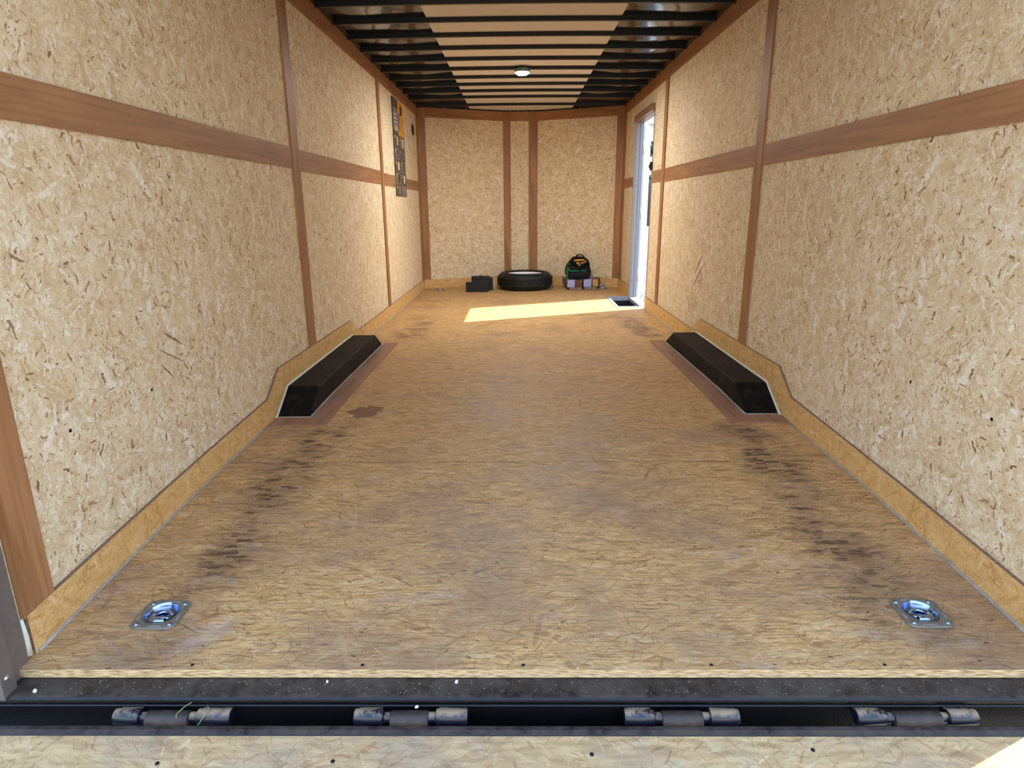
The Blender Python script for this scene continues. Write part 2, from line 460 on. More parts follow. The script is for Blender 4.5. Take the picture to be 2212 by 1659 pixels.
PBEIGE = plain('poster_beige', (196, 160, 112), .45, 0, .4, .1)
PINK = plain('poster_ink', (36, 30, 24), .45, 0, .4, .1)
PMAUVE = plain('poster_mauve', (126, 112, 118), .45, 0, .4, .08)
LENS = plain('lit_lamp_lens', (236, 250, 250), .3, 0, .5, .02, 20, 0, lin(226, 250, 250), 3.0)
LED = plain('lit_led', (255, 255, 255), .3, 0, .5, .0, 20, 0, (1, 1, 1, 1), 9.0)
LAMPB = plain('lamp_rim_plastic', (96, 128, 126), .2, 0, .5, .05)
LEAF = plain('scrub_leaf', (62, 80, 72), .9, 0, .2, .3, 3)

# ------------------------------------------------------------------ mesh helpers
class MB:
    def __init__(self): self.v = []; self.f = []; self.mi = []; self.sm = []
    def add(self, vs, fs, mi=0, smooth=False):
        o = len(self.v)
        self.v += [tuple(p) for p in vs]
        for k in fs:
            self.f.append([i+o for i in k]); self.mi.append(mi); self.sm.append(smooth)
        return self
    def box(self, a, b, mi=0, M=None):
        (x0, y0, z0), (x1, y1, z1) = a, b
        vs = [(x0,y0,z0),(x1,y0,z0),(x1,y1,z0),(x0,y1,z0),(x0,y0,z1),(x1,y0,z1),(x1,y1,z1),(x0,y1,z1)]
        if M: vs = [M @ Vector(p) for p in vs]
        return self.add(vs, [(0,3,2,1),(4,5,6,7),(0,1,5,4),(1,2,6,5),(2,3,7,6),(3,0,4,7)], mi)
    def prism(self, poly, axis, a, b, mi=0, side_mi=None, cap=True):
        """poly in the two other axes (cyclic order x,y,z without axis), extruded along axis from a to b"""
        def P(p, t):
            q = [0, 0, 0]; ax = 'xyz'.index(axis); r = [i for i in range(3) if i != ax]
            q[r[0]], q[r[1]] = p; q[ax] = t
            return q
        n = len(poly)
        vs = [P(p, a) for p in poly] + [P(p, b) for p in poly]
        o = len(self.v)
        self.v += [tuple(q) for q in vs]
        if cap:
            self.f += [[o+i for i in range(n)][::-1], [o+n+i for i in range(n)]]; self.mi += [mi, mi]; self.sm += [False, False]
        for i in range(n):
            j = (i+1) % n
            self.f.append([o+i, o+j, o+n+j, o+n+i]); self.sm.append(False)
            self.mi.append(side_mi(i) if callable(side_mi) else (mi if side_mi is None else side_mi))
        return self
    def tube(self, pts, r, seg=10, mi=0, close=False, rs=None):
        pts = [Vector(p) for p in pts]; n = len(pts); rings = []
        for i, p in enumerate(pts):
            if close: d = pts[(i+1) % n] - pts[i-1]
            else: d = pts[min(i+1, n-1)] - pts[max(i-1, 0)]
            d.normalize()
            u = d.orthogonal().normalized() if i == 0 else (pu - d*pu.dot(d)).normalized()
            pu = u; w = d.cross(u)
            rr = rs[i] if rs else r
            rings.append([p + (u*math.cos(2*PI*k/seg) + w*math.sin(2*PI*k/seg))*rr for k in range(seg)])
        vs = [q for ring in rings for q in ring]; fs = []
        m = n if close else n-1
        for i in range(m):
            a, b = i*seg, ((i+1) % n)*seg
            for k in range(seg):
                l = (k+1) % seg
                fs.append((a+k, a+l, b+l, b+k))
        self.add(vs, fs, mi, True)
        if not close:
            o = len(self.v) - len(vs)
            self.f += [[o+k for k in range(seg)][::-1], [o+(n-1)*seg+k for k in range(seg)]]; self.mi += [mi, mi]; self.sm += [False, False]
        return self
    def lathe(self, prof, seg=32, mi=0, M=None, close=False, smooth=True):
        """prof = [(r, z)] about z"""
        vs = []; fs = []
        for r, z in prof:
            for k in range(seg):
                a = 2*PI*k/seg
                p = Vector((r*math.cos(a), r*math.sin(a), z))
                vs.append(M @ p if M else p)
        n = len(prof)
        for i in range(n if close else n-1):
            a, b = i*seg, ((i+1) % n)*seg
            for k in range(seg):
                l = (k+1) % seg
                fs.append((a+k, a+l, b+l, b+k))
        return self.add(vs, fs, mi, smooth)
    def grid(self, fn, nu, nv, mi=0, smooth=True):
        vs = [fn(i/nu, j/nv) for j in range(nv+1) for i in range(nu+1)]
        fs = [(j*(nu+1)+i, j*(nu+1)+i+1, (j+1)*(nu+1)+i+1, (j+1)*(nu+1)+i) for j in range(nv) for i in range(nu)]
        return self.add(vs, fs, mi, smooth)
    def build(self, name, mats, parent=None, bevel=0, loc=None):
        me = bpy.data.meshes.new(name)
        me.from_pydata(self.v, [], self.f)
        mats = mats if isinstance(mats, (list, tuple)) else [mats]
        for m in mats: me.materials.append(m)
        for p, i, s in zip(me.polygons, self.mi, self.sm): p.material_index = i; p.use_smooth = s
        bm = bmesh.new(); bm.from_mesh(me)
        bmesh.ops.recalc_face_normals(bm, faces=bm.faces)
        if bevel:
            ed = [e for e in bm.edges if len(e.link_faces) == 2 and e.calc_face_angle(0) > .5]
            bmesh.ops.bevel(bm, geom=ed, offset=bevel, segments=2, affect='EDGES', profile=.5, clamp_overlap=True)
        uvl = bm.loops.layers.uv.new('metric')
        for f in bm.faces:
            nx, ny, nz = (abs(c) for c in f.normal)
            for l in f.loops:
                x, y, z = l.vert.co
                l[uvl].uv = (x, y) if nz >= nx and nz >= ny else ((y, z) if nx >= ny else (x, z))
        bm.to_mesh(me); bm.free()
        o = bpy.data.objects.new(name, me)
        COL.objects.link(o)
        if parent: o.parent = parent
        if loc: o.location = loc
        return o
def tag(o, label=None, cat=None, group=None, kind=None):
    if label: o['label'] = label
    if cat: o['category'] = cat
    if group: o['group'] = group
    if kind: o['kind'] = kind
    return o
def empty(name, loc, rz=0, label=None, cat=None, group=None):
    o = bpy.data.objects.new(name, None)
    COL.objects.link(o)
    o.empty_display_size = .05
    o.location = loc; o.rotation_euler = (0, 0, rz)
    return tag(o, label, cat, group)
def copy_tree(o, parent=None):
    c = o.copy(); COL.objects.link(c)
    if parent: c.parent = parent
    for ch in list(o.children): copy_tree(ch, c)
    return c
def struct(mb, name, mats, label, bevel=0):
    return tag(mb.build(name, mats, None, bevel), label, {'w': 'wall', 'f': 'floor', 'c': 'ceiling', 'b': 'baseboard', 't': 'trim', 'd': 'door'}.get(name[0], 'ground'), None, 'structure')

# ------------------------------------------------------------------ the trailer shell
HW, TB = 1.22, .012
Y0, YF, YM = 1.228, 7.98, 8.42              # rear floor edge, front corners, middle of the wedge front
XM0, XM1 = -.215, .205                      # flat middle section of the front wall
ZN = [(-9, -.0), (1.2, 0), (2.0, .0451), (3.3, .0706), (5.5, .0484), (8.0, .0447), (99, .0447)]
def zf(y):
    """the floor arches over the axles (smoothed polyline)"""
    def lin_(t):
        for (a, za), (b, zb) in zip(ZN, ZN[1:]):
            if a <= t <= b: return za + (zb-za)*(t-a)/(b-a)
        return 0
    if y < 1.45: return lin_(max(y, 1.2))
    return sum(lin_(y + d) for d in (-.2, -.1, 0, .1, .2))/5
ys = [Y0 + (6.40-Y0)*i/40 for i in range(41)]

# floor: 22 mm board, arched, with the step well cut out beside the side door
fb = MB()
WX, WY0, WY1 = .975, 6.40, 7.10             # step well opening
def fl_strip(x0, x1, yl):
    n = len(yl)
    vs = [(x, y, zf(y)-d) for y in yl for x, d in ((x0, 0), (x1, 0), (x0, .022), (x1, .022))]
    fs = []
    for i in range(n-1):
        a, b = i*4, i*4+4
        fs += [(a, a+1, b+1, b), (a+2, b+2, b+3, a+3), (a, b, b+2, a+2), (a+1, a+3, b+3, b+1)]
    fs += [(0, 2, 3, 1), (n*4-4, n*4-3, n*4-1, n*4-2)]
    fb.add(vs, fs, 0, False)
RINGS = [(-.979, 1.4165), (.9925, 1.421)]
RA, RB, RH = 1.36, 1.48, .046                # band of floor holding the two round ring holes
fl_strip(-1.235, 1.235, [Y0, 1.27, 1.315, RA])
xs_ = [-1.235, RINGS[0][0]-.055, RINGS[0][0]+.055, RINGS[1][0]-.055, RINGS[1][0]+.055, 1.235]
for k in (0, 2, 4): fl_strip(xs_[k], xs_[k+1], [RA, 1.42, RB])
for cx, cy in RINGS:
    N_ = 40; out_, in_, lo_ = [], [], []
    for i in range(N_):
        a = 2*PI*(i+.5)/N_; c_, s_ = math.cos(a), math.sin(a)
        t = min(.055/max(abs(c_), 1e-6), ((RB-cy) if s_ > 0 else (cy-RA))/max(abs(s_), 1e-6))
        X, Y = cx + c_*t, cy + s_*t
        out_.append((X, Y, zf(Y)))
        X, Y = cx + c_*RH, cy + s_*RH
        in_.append((X, Y, zf(Y))); lo_.append((X, Y, zf(Y)-.03))
    cs = [(cx+.055, RB), (cx-.055, RB), (cx-.055, RA), (cx+.055, RA)]
    fs = [(i, (i+1) % N_, N_ + (i+1) % N_, N_+i) for i in range(N_)] + [(N_+i, N_+(i+1) % N_, 2*N_+(i+1) % N_, 2*N_+i) for i in range(N_)]
    vs = out_ + in_ + lo_
    for q in cs:                             # close the four square corners
        ds = sorted(range(N_), key=lambda i: (out_[i][0]-q[0])**2 + (out_[i][1]-q[1])**2)[:2]
        vs.append((q[0], q[1], zf(q[1]))); fs.append((len(vs)-1, ds[0], ds[1]))
    fb.add(vs, fs, 0, False)
fl_strip(-1.235, 1.235, [RB] + [y for y in ys if y > RB + .02])
ym = [WY0 + (WY1-WY0)*i/4 for i in range(5)]
fl_strip(-1.235, WX, ym)
fl_strip(-1.235, 1.235, [WY1, 7.3, 7.6, 7.8, YF])
fb.prism([(-1.22, YF), (1.22, YF), (XM1, YM+.02), (XM0, YM+.02)], 'z', zf(8)-.022, zf(8))
floor = struct(fb, 'floor', [FLOOR, EDGE], 'worn golden strand board trailer floor with dark tyre tracks')
for p in floor.data.polygons:
    if p.normal.y < -.9 and p.center.y < 1.3: p.material_index = 1

# side walls
DZ = 1.87                                   # head of the side door
DY0, DY1 = 6.262, 7.105
wl = MB()
wl.box((-1.27, 1.262, -.10), (-HW, YF, 2.19))
struct(wl, 'wall_left', WALL, 'pale chipboard left wall')
wr_ = MB()
wr_.box((HW, 1.262, -.10), (1.27, DY0, 2.19))
wr_.box((HW, DY0, DZ), (1.27, DY1, 2.19))
wr_.box((HW, DY1, -.10), (1.27, YF, 2.19))
wall_right = struct(wr_, 'wall_right', WALL, 'pale chipboard right wall with the side door opening')
wf = MB()
fp = [(-1.22, YF), (XM0, YM), (XM1, YM), (1.22, YF)]
wf.prism(fp + [(1.27, YF+.02), (XM1+.02, YM+.06), (XM0-.02, YM+.06), (-1.27, YF+.02)], 'z', -.10, 2.20)
struct(wf, 'wall_front', WALL, 'chipboard front wall folded into a shallow wedge')

# ceiling: matt white middle sheet between two glossy black side sheets that pillow between the bows
ZR = 2.166
BOWY = [3.70 - .362*k for k in range(6, -1, -1)] + [4.055, 4.418, 4.779, 5.140, 5.503, 5.868, 6.233, 6.580, 6.938, 7.303, 7.835]
def crown(x): return .012*(1-(x/1.22)**2)
def pillow(y):
    for a, b in zip(BOWY, BOWY[1:]):
        if a <= y <= b: return math.sin(PI*(y-a)/(b-a))
    return 0
cb = MB()
yr = [1.20 + .0604*i for i in range(117)]
yr = [y for y in yr if y < YM + .04] + [YM + .05]
NYR = len(yr)-1
random.seed(3)
ph = [random.uniform(0, 6.28) for _ in range(40)]
def bay(y):
    k = 0
    for i, b in enumerate(BOWY):
        if y >= b: k = i
    return k
def black(x0, x1):
    def fn(u, v):
        y = yr[round(v*NYR)]; x = x0 + (x1-x0)*u
        k = bay(y); s = abs(x)
        edge = min(1, (1.22-s)/.25)*min(1, .3 + (s-.6)/.3)
        w = .010*math.sin(ph[k] + 5.2*s) + .006*math.sin(ph[k+12] + 11*s)
        return (x, y, ZR + .001 + crown(x) + pillow(y)*edge*(-.011 + w*.6))
    return fn
cb.grid(black(-1.25, -.59), 26, NYR, 1)
cb.grid(black(.59, 1.25), 26, NYR, 1)
cb.grid(lambda u, v: (-.60-.02*v + (1.20+.04*v)*u, yr[round(v*NYR)], ZR - .003 + crown(1.2*u-.6) - .004*pillow(yr[round(v*NYR)])), 12, NYR, 0)
cb.box((-1.29, 1.18, 2.215), (1.29, YM+.08, 2.235), 2)      # outer roof skin
struct(cb, 'ceiling', [ROOFW, ROOFB, SKIN], 'trailer roof with a white middle strip between glossy black side sheets')

# roof bows (only those the photograph shows)
ordn = ['first', 'second', 'third', 'fourth', 'fifth', 'sixth', 'seventh', 'eighth', 'ninth', 'tenth', 'eleventh']
vis = [b for b in BOWY if b > 4.0]
def bow_mesh():
    b = MB(); n = 24
    prof = [(-.014, .006), (-.013, -.026), (-.011, -.028), (.011, -.028), (.013, -.026), (.014, .006)]
    vs = []; fs = []
    for i in range(n+1):
        x = -1.20 + 2.40*i/n
        for y, z in prof: vs.append((x, y, z + crown(x) - crown(0)))
    k = len(prof)
    for i in range(n):
        for j in range(k):
            l = (j+1) % k
            fs.append((i*k+j, i*k+l, (i+1)*k+l, (i+1)*k+j))
    fs += [tuple(range(k)), tuple(n*k+j for j in range(k))]
    return b.add(vs, fs)
bow0 = None
for i, y in enumerate(reversed(vis)):
    if bow0 is None:
        o = bow0 = bow_mesh().build('roof_bow', BOW)
    else:
        o = bow0.copy(); COL.objects.link(o)
    o.location = (0, y, ZR - .002 + crown(0))
    tag(o, 'black steel roof bow across the white roof, %s from the front wall' % ordn[i], 'roof bow', 'roof bows under the roof')

# baseboards: profile with the raised stretch behind each wheel box
TOP = [(1.279, .109), (1.926, .144), (2.40, .163), (2.795, .176)]
HUMP = [(2.965, .284), (4.345, .2765), (4.552, .170)]
TAIL = [(5.656, .167), (6.32, .166), (7.1, .162), (YF, .158)]
def base_side(sgn, y_from, y_to, pts):
    b = MB()
    bot = []
    y = y_from
    while y < y_to: bot.append((y, zf(y)-.001)); y += .25
    bot.append((y_to, zf(y_to)-.001))
    poly = bot + [p for p in reversed(pts)]
    nb = len(bot)
    xa, xb = sorted((sgn*(HW-TB), sgn*HW))
    b.prism(poly, 'x', xa, xb, 0, lambda i: 1 if i >= nb-1 else 0)
    return b
def ztop(y):
    P = TOP + TAIL
    for (a, za), (c, zc) in zip(P, P[1:]):
        if a <= y <= c: return za + (zc-za)*(y-a)/(c-a)
    return P[-1][1]
def bead(sgn, y_from, y_to, parent, r=.0045, x=None):
    n = max(2, int((y_to-y_from)/.12))
    pts = [(sgn*((x or HW-TB) - .002), y_from + (y_to-y_from)*i/n, zf(y_from + (y_to-y_from)*i/n) + .002) for i in range(n+1)]
    rs = [r*(.75 + .5*random.random()) for _ in pts]
    o = MB().tube(pts, r, 8, 0, False, rs).build('caulk_bead', CAULK, parent)
    o['label'] = 'thin grey caulk bead along the floor joint'
bl = base_side(-1, 1.279, YF-.02, TOP + HUMP + TAIL[:-1] + [(YF-.02, .158)])
bl_o = struct(bl, 'baseboard_left', [BASE, TOPEDGE], 'golden strand board kickboard along the left wall')
bead(-1, 1.285, 2.76, bl_o); bead(-1, 4.63, YF-.04, bl_o)
br_ = base_side(1, 1.279, DY0-.004, TOP + HUMP + [(5.656, .167), (DY0-.004, .166)])
br_o = struct(br_, 'baseboard_right', [BASE, TOPEDGE], 'golden strand board kickboard along the right wall behind the wheel box')
bead(1, 1.285, 2.77, br_o); bead(1, 4.65, DY0-.02, br_o)
b2 = base_side(1, DY1+.05, YF-.02, [(DY1+.05, .162), (YF-.02, .158)])
struct(b2, 'baseboard_right_front', [BASE, TOPEDGE], 'short strand board kickboard between the side door and the front corner')
def along(a, b, t): return (a[0]+(b[0]-a[0])*t, a[1]+(b[1]-a[1])*t)
def panel_on(mb, a, b, t0, t1, z0, z1, th, mi=0, off=0.0):
    """a board of thickness th lying on the inside face of the front wall stretch a-b"""
    d = Vector((b[0]-a[0], b[1]-a[1], 0)).normalized()
    nrm = Vector((d.y, -d.x, 0))             # towards the camera side
    p0, p1 = along(a, b, t0), along(a, b, t1)
    o = len(mb.v)
    vs = []
    for p in (p0, p1):
        for k in (off, off+th):
            for z in (z0, z1): vs.append((p[0]+nrm.x*k, p[1]+nrm.y*k, z))
    mb.add(vs, [(2, 3, 7, 6), (0, 4, 5, 1), (0, 1, 3, 2), (4, 6, 7, 5), (1, 5, 7, 3), (0, 2, 6, 4)], mi)
    return mb
SEG = [(fp[0], fp[1]), (fp[1], fp[2]), (fp[2], fp[3])]
bf = MB()
panel_on(bf, *SEG[0], .006, 1, .0447, .158, TB)
panel_on(bf, *SEG[1], 0, 1, .0447, .158, TB)
panel_on(bf, *SEG[2], 0, .994, .0447, .158, TB)
struct(bf, 'baseboard_front', [BASE], 'golden strand board kickboard along the front wall')

# brown plywood cover strips
TN = [0]
def trim(mb, mats, label, bevel=0):
    TN[0] += 1
    return struct(mb, 'trim_%d' % TN[0], mats, label, bevel)
ZT, ZC = 2.056, 2.160
for s, nm in ((-1, 'left'), (1, 'right')):
    xs = lambda t: sorted((s*HW, s*(HW-t)))
    a, b = xs(.006)
    trim(MB().box((a, 1.262, ZT), (b, YF, ZC)), LUAN_U, 'brown plywood strip along the top of the %s wall' % nm)
    # long side rail in the stretches between the upright strips
    zr = {-1: [(1.37, 3.47, 1.2335, 1.3355), (3.565, 5.70, 1.226, 1.3335), (5.80, 7.84, 1.222, 1.3235)],
          1: [(1.37, 3.455, 1.229, 1.3295), (3.55, 5.71, 1.231, 1.337), (5.82, DY0-.02, 1.2375, 1.341), (DY1+.03, 7.84, 1.234, 1.333)]}[s]
    wh = {-1: ['nearest the rear opening', 'between the two upright strips', 'behind the tall poster'],
          1: ['nearest the rear opening', 'between the two upright strips', 'just before the side door', 'between side door and front corner']}[s]
    for (y0, y1, z0, z1), w_ in zip(zr, wh):
        trim(MB().box((a, y0, z0), (b, y1, z1)), LUAN_U, 'brown plywood rail on the %s wall %s' % (nm, w_))
    a, b = xs(.010)
    p1 = {-1: (3.4637, 3.5707), 1: (3.4514, 3.5545)}[s]
    p2 = {-1: (5.706, 5.800), 1: (5.722, 5.822)}[s]
    trim(MB().box((a, p1[0], .20), (b, p1[1], 2.10)), LUAN_V, 'upright brown plywood strip on the %s wall above the wheel box' % nm)
    trim(MB().box((a, p2[0], .15), (b, p2[1], ZT)), LUAN_V, 'upright brown plywood strip on the %s wall, second from the rear' % nm)
    a, b = xs(.011)
    trim(MB().box((a, 1.272, .105), (b, 1.374, ZT)), LUAN_V, 'wide upright brown plywood strip at the rear end of the %s wall' % nm)
    a, b = xs(.008)
    c = MB().box((a, 7.835, .15), (b, YF, ZC))
    if s < 0: panel_on(c, *SEG[0], .0, .082, .15, ZC, .008)
    else: panel_on(c, *SEG[2], .918, 1, .15, ZC, .008)
    trim(c, LUAN_V, 'brown plywood corner strip where the %s and front walls meet' % nm)
c = MB(); panel_on(c, *SEG[0], .082, .995, ZT-.004, ZC+.0, .006); trim(c, LUAN_U, 'brown plywood strip along the top of the left front panel')
c = MB(); panel_on(c, *SEG[1], .14, .80, ZT-.004, ZC, .006); trim(c, LUAN_U, 'short brown plywood strip at the top centre of the front wall')
c = MB(); panel_on(c, *SEG[2], .005, .918, ZT-.004, ZC, .006); trim(c, LUAN_U, 'brown plywood strip along the top of the right front panel')
c = MB(); panel_on(c, *SEG[0], .995, 1, .15, ZC, .009); panel_on(c, *SEG[1], 0, .205, .15, ZC, .009)
trim(c, LUAN_V, 'upright brown plywood strip left of centre on the front wall')
c = MB(); panel_on(c, *SEG[1], .745, 1, .15, ZC, .009); panel_on(c, *SEG[2], 0, .005, .15, ZC, .009)
trim(c, LUAN_V, 'upright brown plywood strip right of centre on the front wall')
c = MB()
panel_on(c, *SEG[0], .0, 1, ZC, 2.185, .012); panel_on(c, *SEG[1], 0, 1, ZC, 2.185, .012); panel_on(c, *SEG[2], 0, 1, ZC, 2.185, .012)
tr = trim(c, BOW, 'black metal angle with white screws along the top of the front wall')
for sg, ts in ((0, (.30, .55, .78, .95)), (1, (.2, .42, .62, .85)), (2, (.12, .3, .5))):
    for t in ts:
        c = MB(); panel_on(c, *SEG[sg], t, t + .006/abs(1.1 if sg != 1 else .42), ZC+.006, ZC+.016, .003, 0, .012)
        c.build('screw_head', SCREWS, tr)
for s, nm in ((-1, 'left'), (1, 'right')):
    c = MB().box((s*1.20 - .02, 1.262, ZC), (s*1.20 + .02, YF, 2.176))
    tr = trim(c, BOW, 'black metal cove along the %s edge of the roof' % nm)

# ------------------------------------------------------------------ wheel boxes with flashing strips
def wheel_box(sgn, side, y0, y1, t0, t1):
    o = empty('wheel_box', (sgn*1.125, (y0+y1)/2, 0), 0,
              'low black trapezoid wheel box against the %s wall' % side, 'wheel box', 'wheel boxes')
    L = lambda p: (p[0]-sgn*1.125, p[1]-(y0+y1)/2, p[2])
    xi, xo, zt = sgn*1.044, sgn*1.2075, .172
    b = MB()
    ny = 20
    vs = []
    prof = [(y0, None), (t0, zt), (t1, zt), (y1, None)]
    P = [L((xi, y0, zf(y0))), L((xo, y0, zf(y0))), L((xi, t0, zt)), L((xo, t0, zt)), L((xi, t1, zt)), L((xo, t1, zt)), L((xi, y1, zf(y1))), L((xo, y1, zf(y1)))]
    P += [L((xi, t0, zf(t0))), L((xo, t0, zf(t0))), L((xi, t1, zf(t1))), L((xo, t1, zf(t1)))]
    b.add(P, [(0, 1, 3, 2), (2, 3, 5, 4), (4, 5, 7, 6), (0, 2, 8), (2, 4, 10, 8), (4, 6, 10), (1, 9, 3), (3, 9, 11, 5), (5, 11, 7), (0, 8, 9, 1), (8, 10, 11, 9), (10, 6, 7, 11)])
    b.build('cover', BLACKBOARD, o, .006)
    # caulk outline: along the wall and along the floor
    pts = [L((xo - sgn*.003, y, z)) for y, z in ((y0-.01, zf(y0)+.003), (y0, zf(y0)+.006), (t0, zt+.003), ((t0+t1)/2, zt+.003), (t1, zt+.003), (y1, zf(y1)+.004))]
    q = MB().tube(pts, .0055, 8).build('caulk_bead', CAULKW, o); q['label'] = 'off white caulk bead where the cover meets the wall board'
    n = 16
    pts = [L((xi - sgn*.002, y0 + (y1-y0)*i/n, zf(y0 + (y1-y0)*i/n) + .006)) for i in range(n+1)]
    q = MB().tube(pts, .004, 8, 0, False, [.004*(.6 + .8*random.random()) for _ in pts]).build('caulk_bead', CAULK, o)
    q['label'] = 'grey caulk bead where the cover meets the floor'
    q = MB().tube([L((xi, y0-.002, zf(y0)+.005)), L(((xi+xo)/2, y0-.002, zf(y0)+.005)), L((xo, y0-.002, zf(y0)+.005))], .0035, 8).build('caulk_bead', CAULK, o)
    # flat plywood flashing on the floor round the box
    f = MB()
    xe = sgn*.938
    A, B = y0 - .108, y1 + .045
    n = 14
    def strip(xa, xb, ya, yb):
        xa, xb = sorted((xa, xb))
        for i in range(n):
            u, v = ya + (yb-ya)*i/n, ya + (yb-ya)*(i+1)/n
            vs = [(xa, u, zf(u)), (xb, u, zf(u)), (xb, v, zf(v)), (xa, v, zf(v)), (xa, u, zf(u)+.005), (xb, u, zf(u)+.005), (xb, v, zf(v)+.005), (xa, v, zf(v)+.005)]
            fs = [(4, 5, 6, 7), (1, 2, 6, 5), (3, 0, 4, 7)] + ([(0, 1, 5, 4)] if i == 0 else []) + ([(2, 3, 7, 6)] if i == n-1 else [])
            f.add(vs, fs)
    strip(xe, sgn*1.0435, y0, B)
    strip(xe, sgn*1.206, A, y0-.001)
    trim(f, FLASH, 'flat reddish brown strip on the floor round the %s wheel box' % side)
    return o
wheel_box(-1, 'left', 2.868, 4.555, 3.045, 4.345)
wheel_box(1, 'right', 2.888, 4.612, 3.075, 4.385)

# ------------------------------------------------------------------ recessed tie-down rings
def dring_root(): return empty('tie_down_ring', (0, 0, 0))
def rounded_rect(w, h, r, n=6):
    P = []
    for cx, cy, a0 in ((w/2-r, h/2-r, 0), (-w/2+r, h/2-r, 90), (-w/2+r, -h/2+r, 180), (w/2-r, -h/2+r, 270)):
        for i in range(n+1):
            a = math.radians(a0 + 90*i/n)
            P.append((cx + r*math.cos(a), cy + r*math.sin(a)))
    return P
def dring(standing=False):
    o = dring_root()
    w, h = .118, .112
    dense = rounded_rect(w, h, .020, 40)
    N = 56
    pol = sorted((math.atan2(y, x) % (2*PI), math.hypot(x, y)) for x, y in dense)
    def rad(a):
        a %= 2*PI
        if a < pol[0][0]: a += 2*PI
        for (a0, r0), (a1, r1) in zip(pol, pol[1:] + [(pol[0][0] + 2*PI, pol[0][1])]):
            if a0 <= a <= a1:
                # straight edge between two outline points, met by the ray at angle a
                x0, y0, x1, y1 = r0*math.cos(a0), r0*math.sin(a0), r1*math.cos(a1), r1*math.sin(a1)
                den = math.cos(a)*(y1-y0) - math.sin(a)*(x1-x0)
                return (x0*(y1-y0) - y0*(x1-x0))/den if abs(den) > 1e-9 else r0
        return pol[0][1]
    outer = [(rad(2*PI*k/N)*math.cos(2*PI*k/N), rad(2*PI*k/N)*math.sin(2*PI*k/N)) for k in range(1, N)] + [(w/2, 0)]
    outer = [outer[-1]] + outer[:-1]
    # pan opening: round at the far side, straight at the near side (D shape)
    def ring(r, z, yc=.004):
        P = []
        for k in range(N):
            a = 2*PI*k/N
            P.append((r*math.cos(a), max(r*math.sin(a), -r*.80) + yc, z))
        return P
    m = MB()
    rings = [[(x, y, 0) for x, y in outer], [(x, y, .003) for x, y in outer], [(x*.97, y*.97, .0045) for x, y in outer],
             ring(.0425, .0045), ring(.0415, .003)]
    vs = [p for r_ in rings for p in r_]
    fs = []
    for i in range(len(rings)-1):
        for k in range(N):
            l = (k+1) % N
            fs.append((i*N+k, i*N+l, (i+1)*N+l, (i+1)*N+k))
    m.add(vs, fs, 0, True)
    p = m.build('plate', [ZINC], o)
    for (x0, y0, x1, y1) in ((-.026, .049, .026, .049), (-.026, -.0475, .026, -.0475), (-.051, -.026, -.051, .026), (.051, -.026, .051, .026)):
        MB().tube([(x0, y0, .0042), (x1, y1, .0042)], .0022, 8).build('rib', ZINC, o)
    pc = ring(.034, 0)
    # bright dished pan wall as its own polished piece just inside the plate
    d = MB()
    rr = [ring(.0420, .0050), ring(.0408, .0036), ring(.0390, -.003), ring(.0355, -.0115), ring(.0300, -.0175), ring(.0220, -.0210), ring(.0120, -.0225), ring(.0001, -.0228)]
    vs = [q for r_ in rr for q in r_]; fs = []
    for i in range(len(rr)-1):
        for k in range(N):
            l = (k+1) % N
            fs.append((i*N+k, i*N+l, (i+1)*N+l, (i+1)*N+k))
    d.add(vs, fs, 0, True)
    q = d.build('pan', CHROME, o); q['label'] = 'bright dished pan under the ring'
    q = MB().lathe([(.021, -.0205), (.014, -.0212), (0, -.0205)], 20).build('shade_disc', PANSHADE, o, 0, (0, .001, .0005)); q['label'] = 'dark disc painting the shade in the bottom of the pan'  # dark disc stands in for the shade at the pan bottom
    for sx, sy in ((-1, -1), (1, -1), (-1, 1), (1, 1)):
        b = MB().lathe([(0, .0085), (.004, .0082), (.0066, .0065), (.0074, .0043), (.0074, .003)], 14)
        b.build('bolt', CHROME, o, 0, (sx*.0425, sy*.0405, 0))
    # D ring hinged on the near bar
    pts = []
    R = .0235
    for i in range(25):
        a = math.radians(-40 + 260*i/24)
        pts.append((R*math.cos(a), R*math.sin(a)*1.05, 0))
    g = MB().tube(pts, .0068, 12, 0, True)
    r_ = g.build('ring', CHROME, o)
    if standing:
        r_.rotation_euler = (math.radians(72), 0, 0); r_.location = (0, -.012, .030); r_.scale = (1.25, 1.35, 1.25)
    else:
        r_.location = (0, .001, -.0045); r_.rotation_euler = (math.radians(-13), 0, 0)
    MB().tube([(-.0235, -.0265, .0035), (.0235, -.0265, .0035)], .0066, 14).build('hinge_bar', CHROME, o)
    return o
d1 = dring()
d1.location = (-.979, 1.4165, zf(1.4165)+.0005); d1.rotation_euler = (.045, 0, 0)
tag(d1, 'recessed zinc tie-down ring in the floor near the left rear corner', 'tie-down ring', 'tie-down rings in the floor')
d2 = copy_tree(d1)
d2.location = (.9925, 1.421, zf(1.421)+.0005)
tag(d2, 'recessed zinc tie-down ring in the floor near the right rear corner', 'tie-down ring', 'tie-down rings in the floor')
d3 = copy_tree(d1)
d3.location = (-1.002, 7.84, zf(7.84)+.0005); d3.rotation_euler = (0, 0, 0)
tag(d3, 'flat tie-down ring in the floor by the left front corner', 'tie-down ring', 'tie-down rings in the floor')
d4 = dring(True)
d4.location = (1.000, 7.88, zf(7.88)+.0005)
tag(d4, 'tie-down ring standing up from the floor right of the timber blocks', 'tie-down ring', 'tie-down rings in the floor')

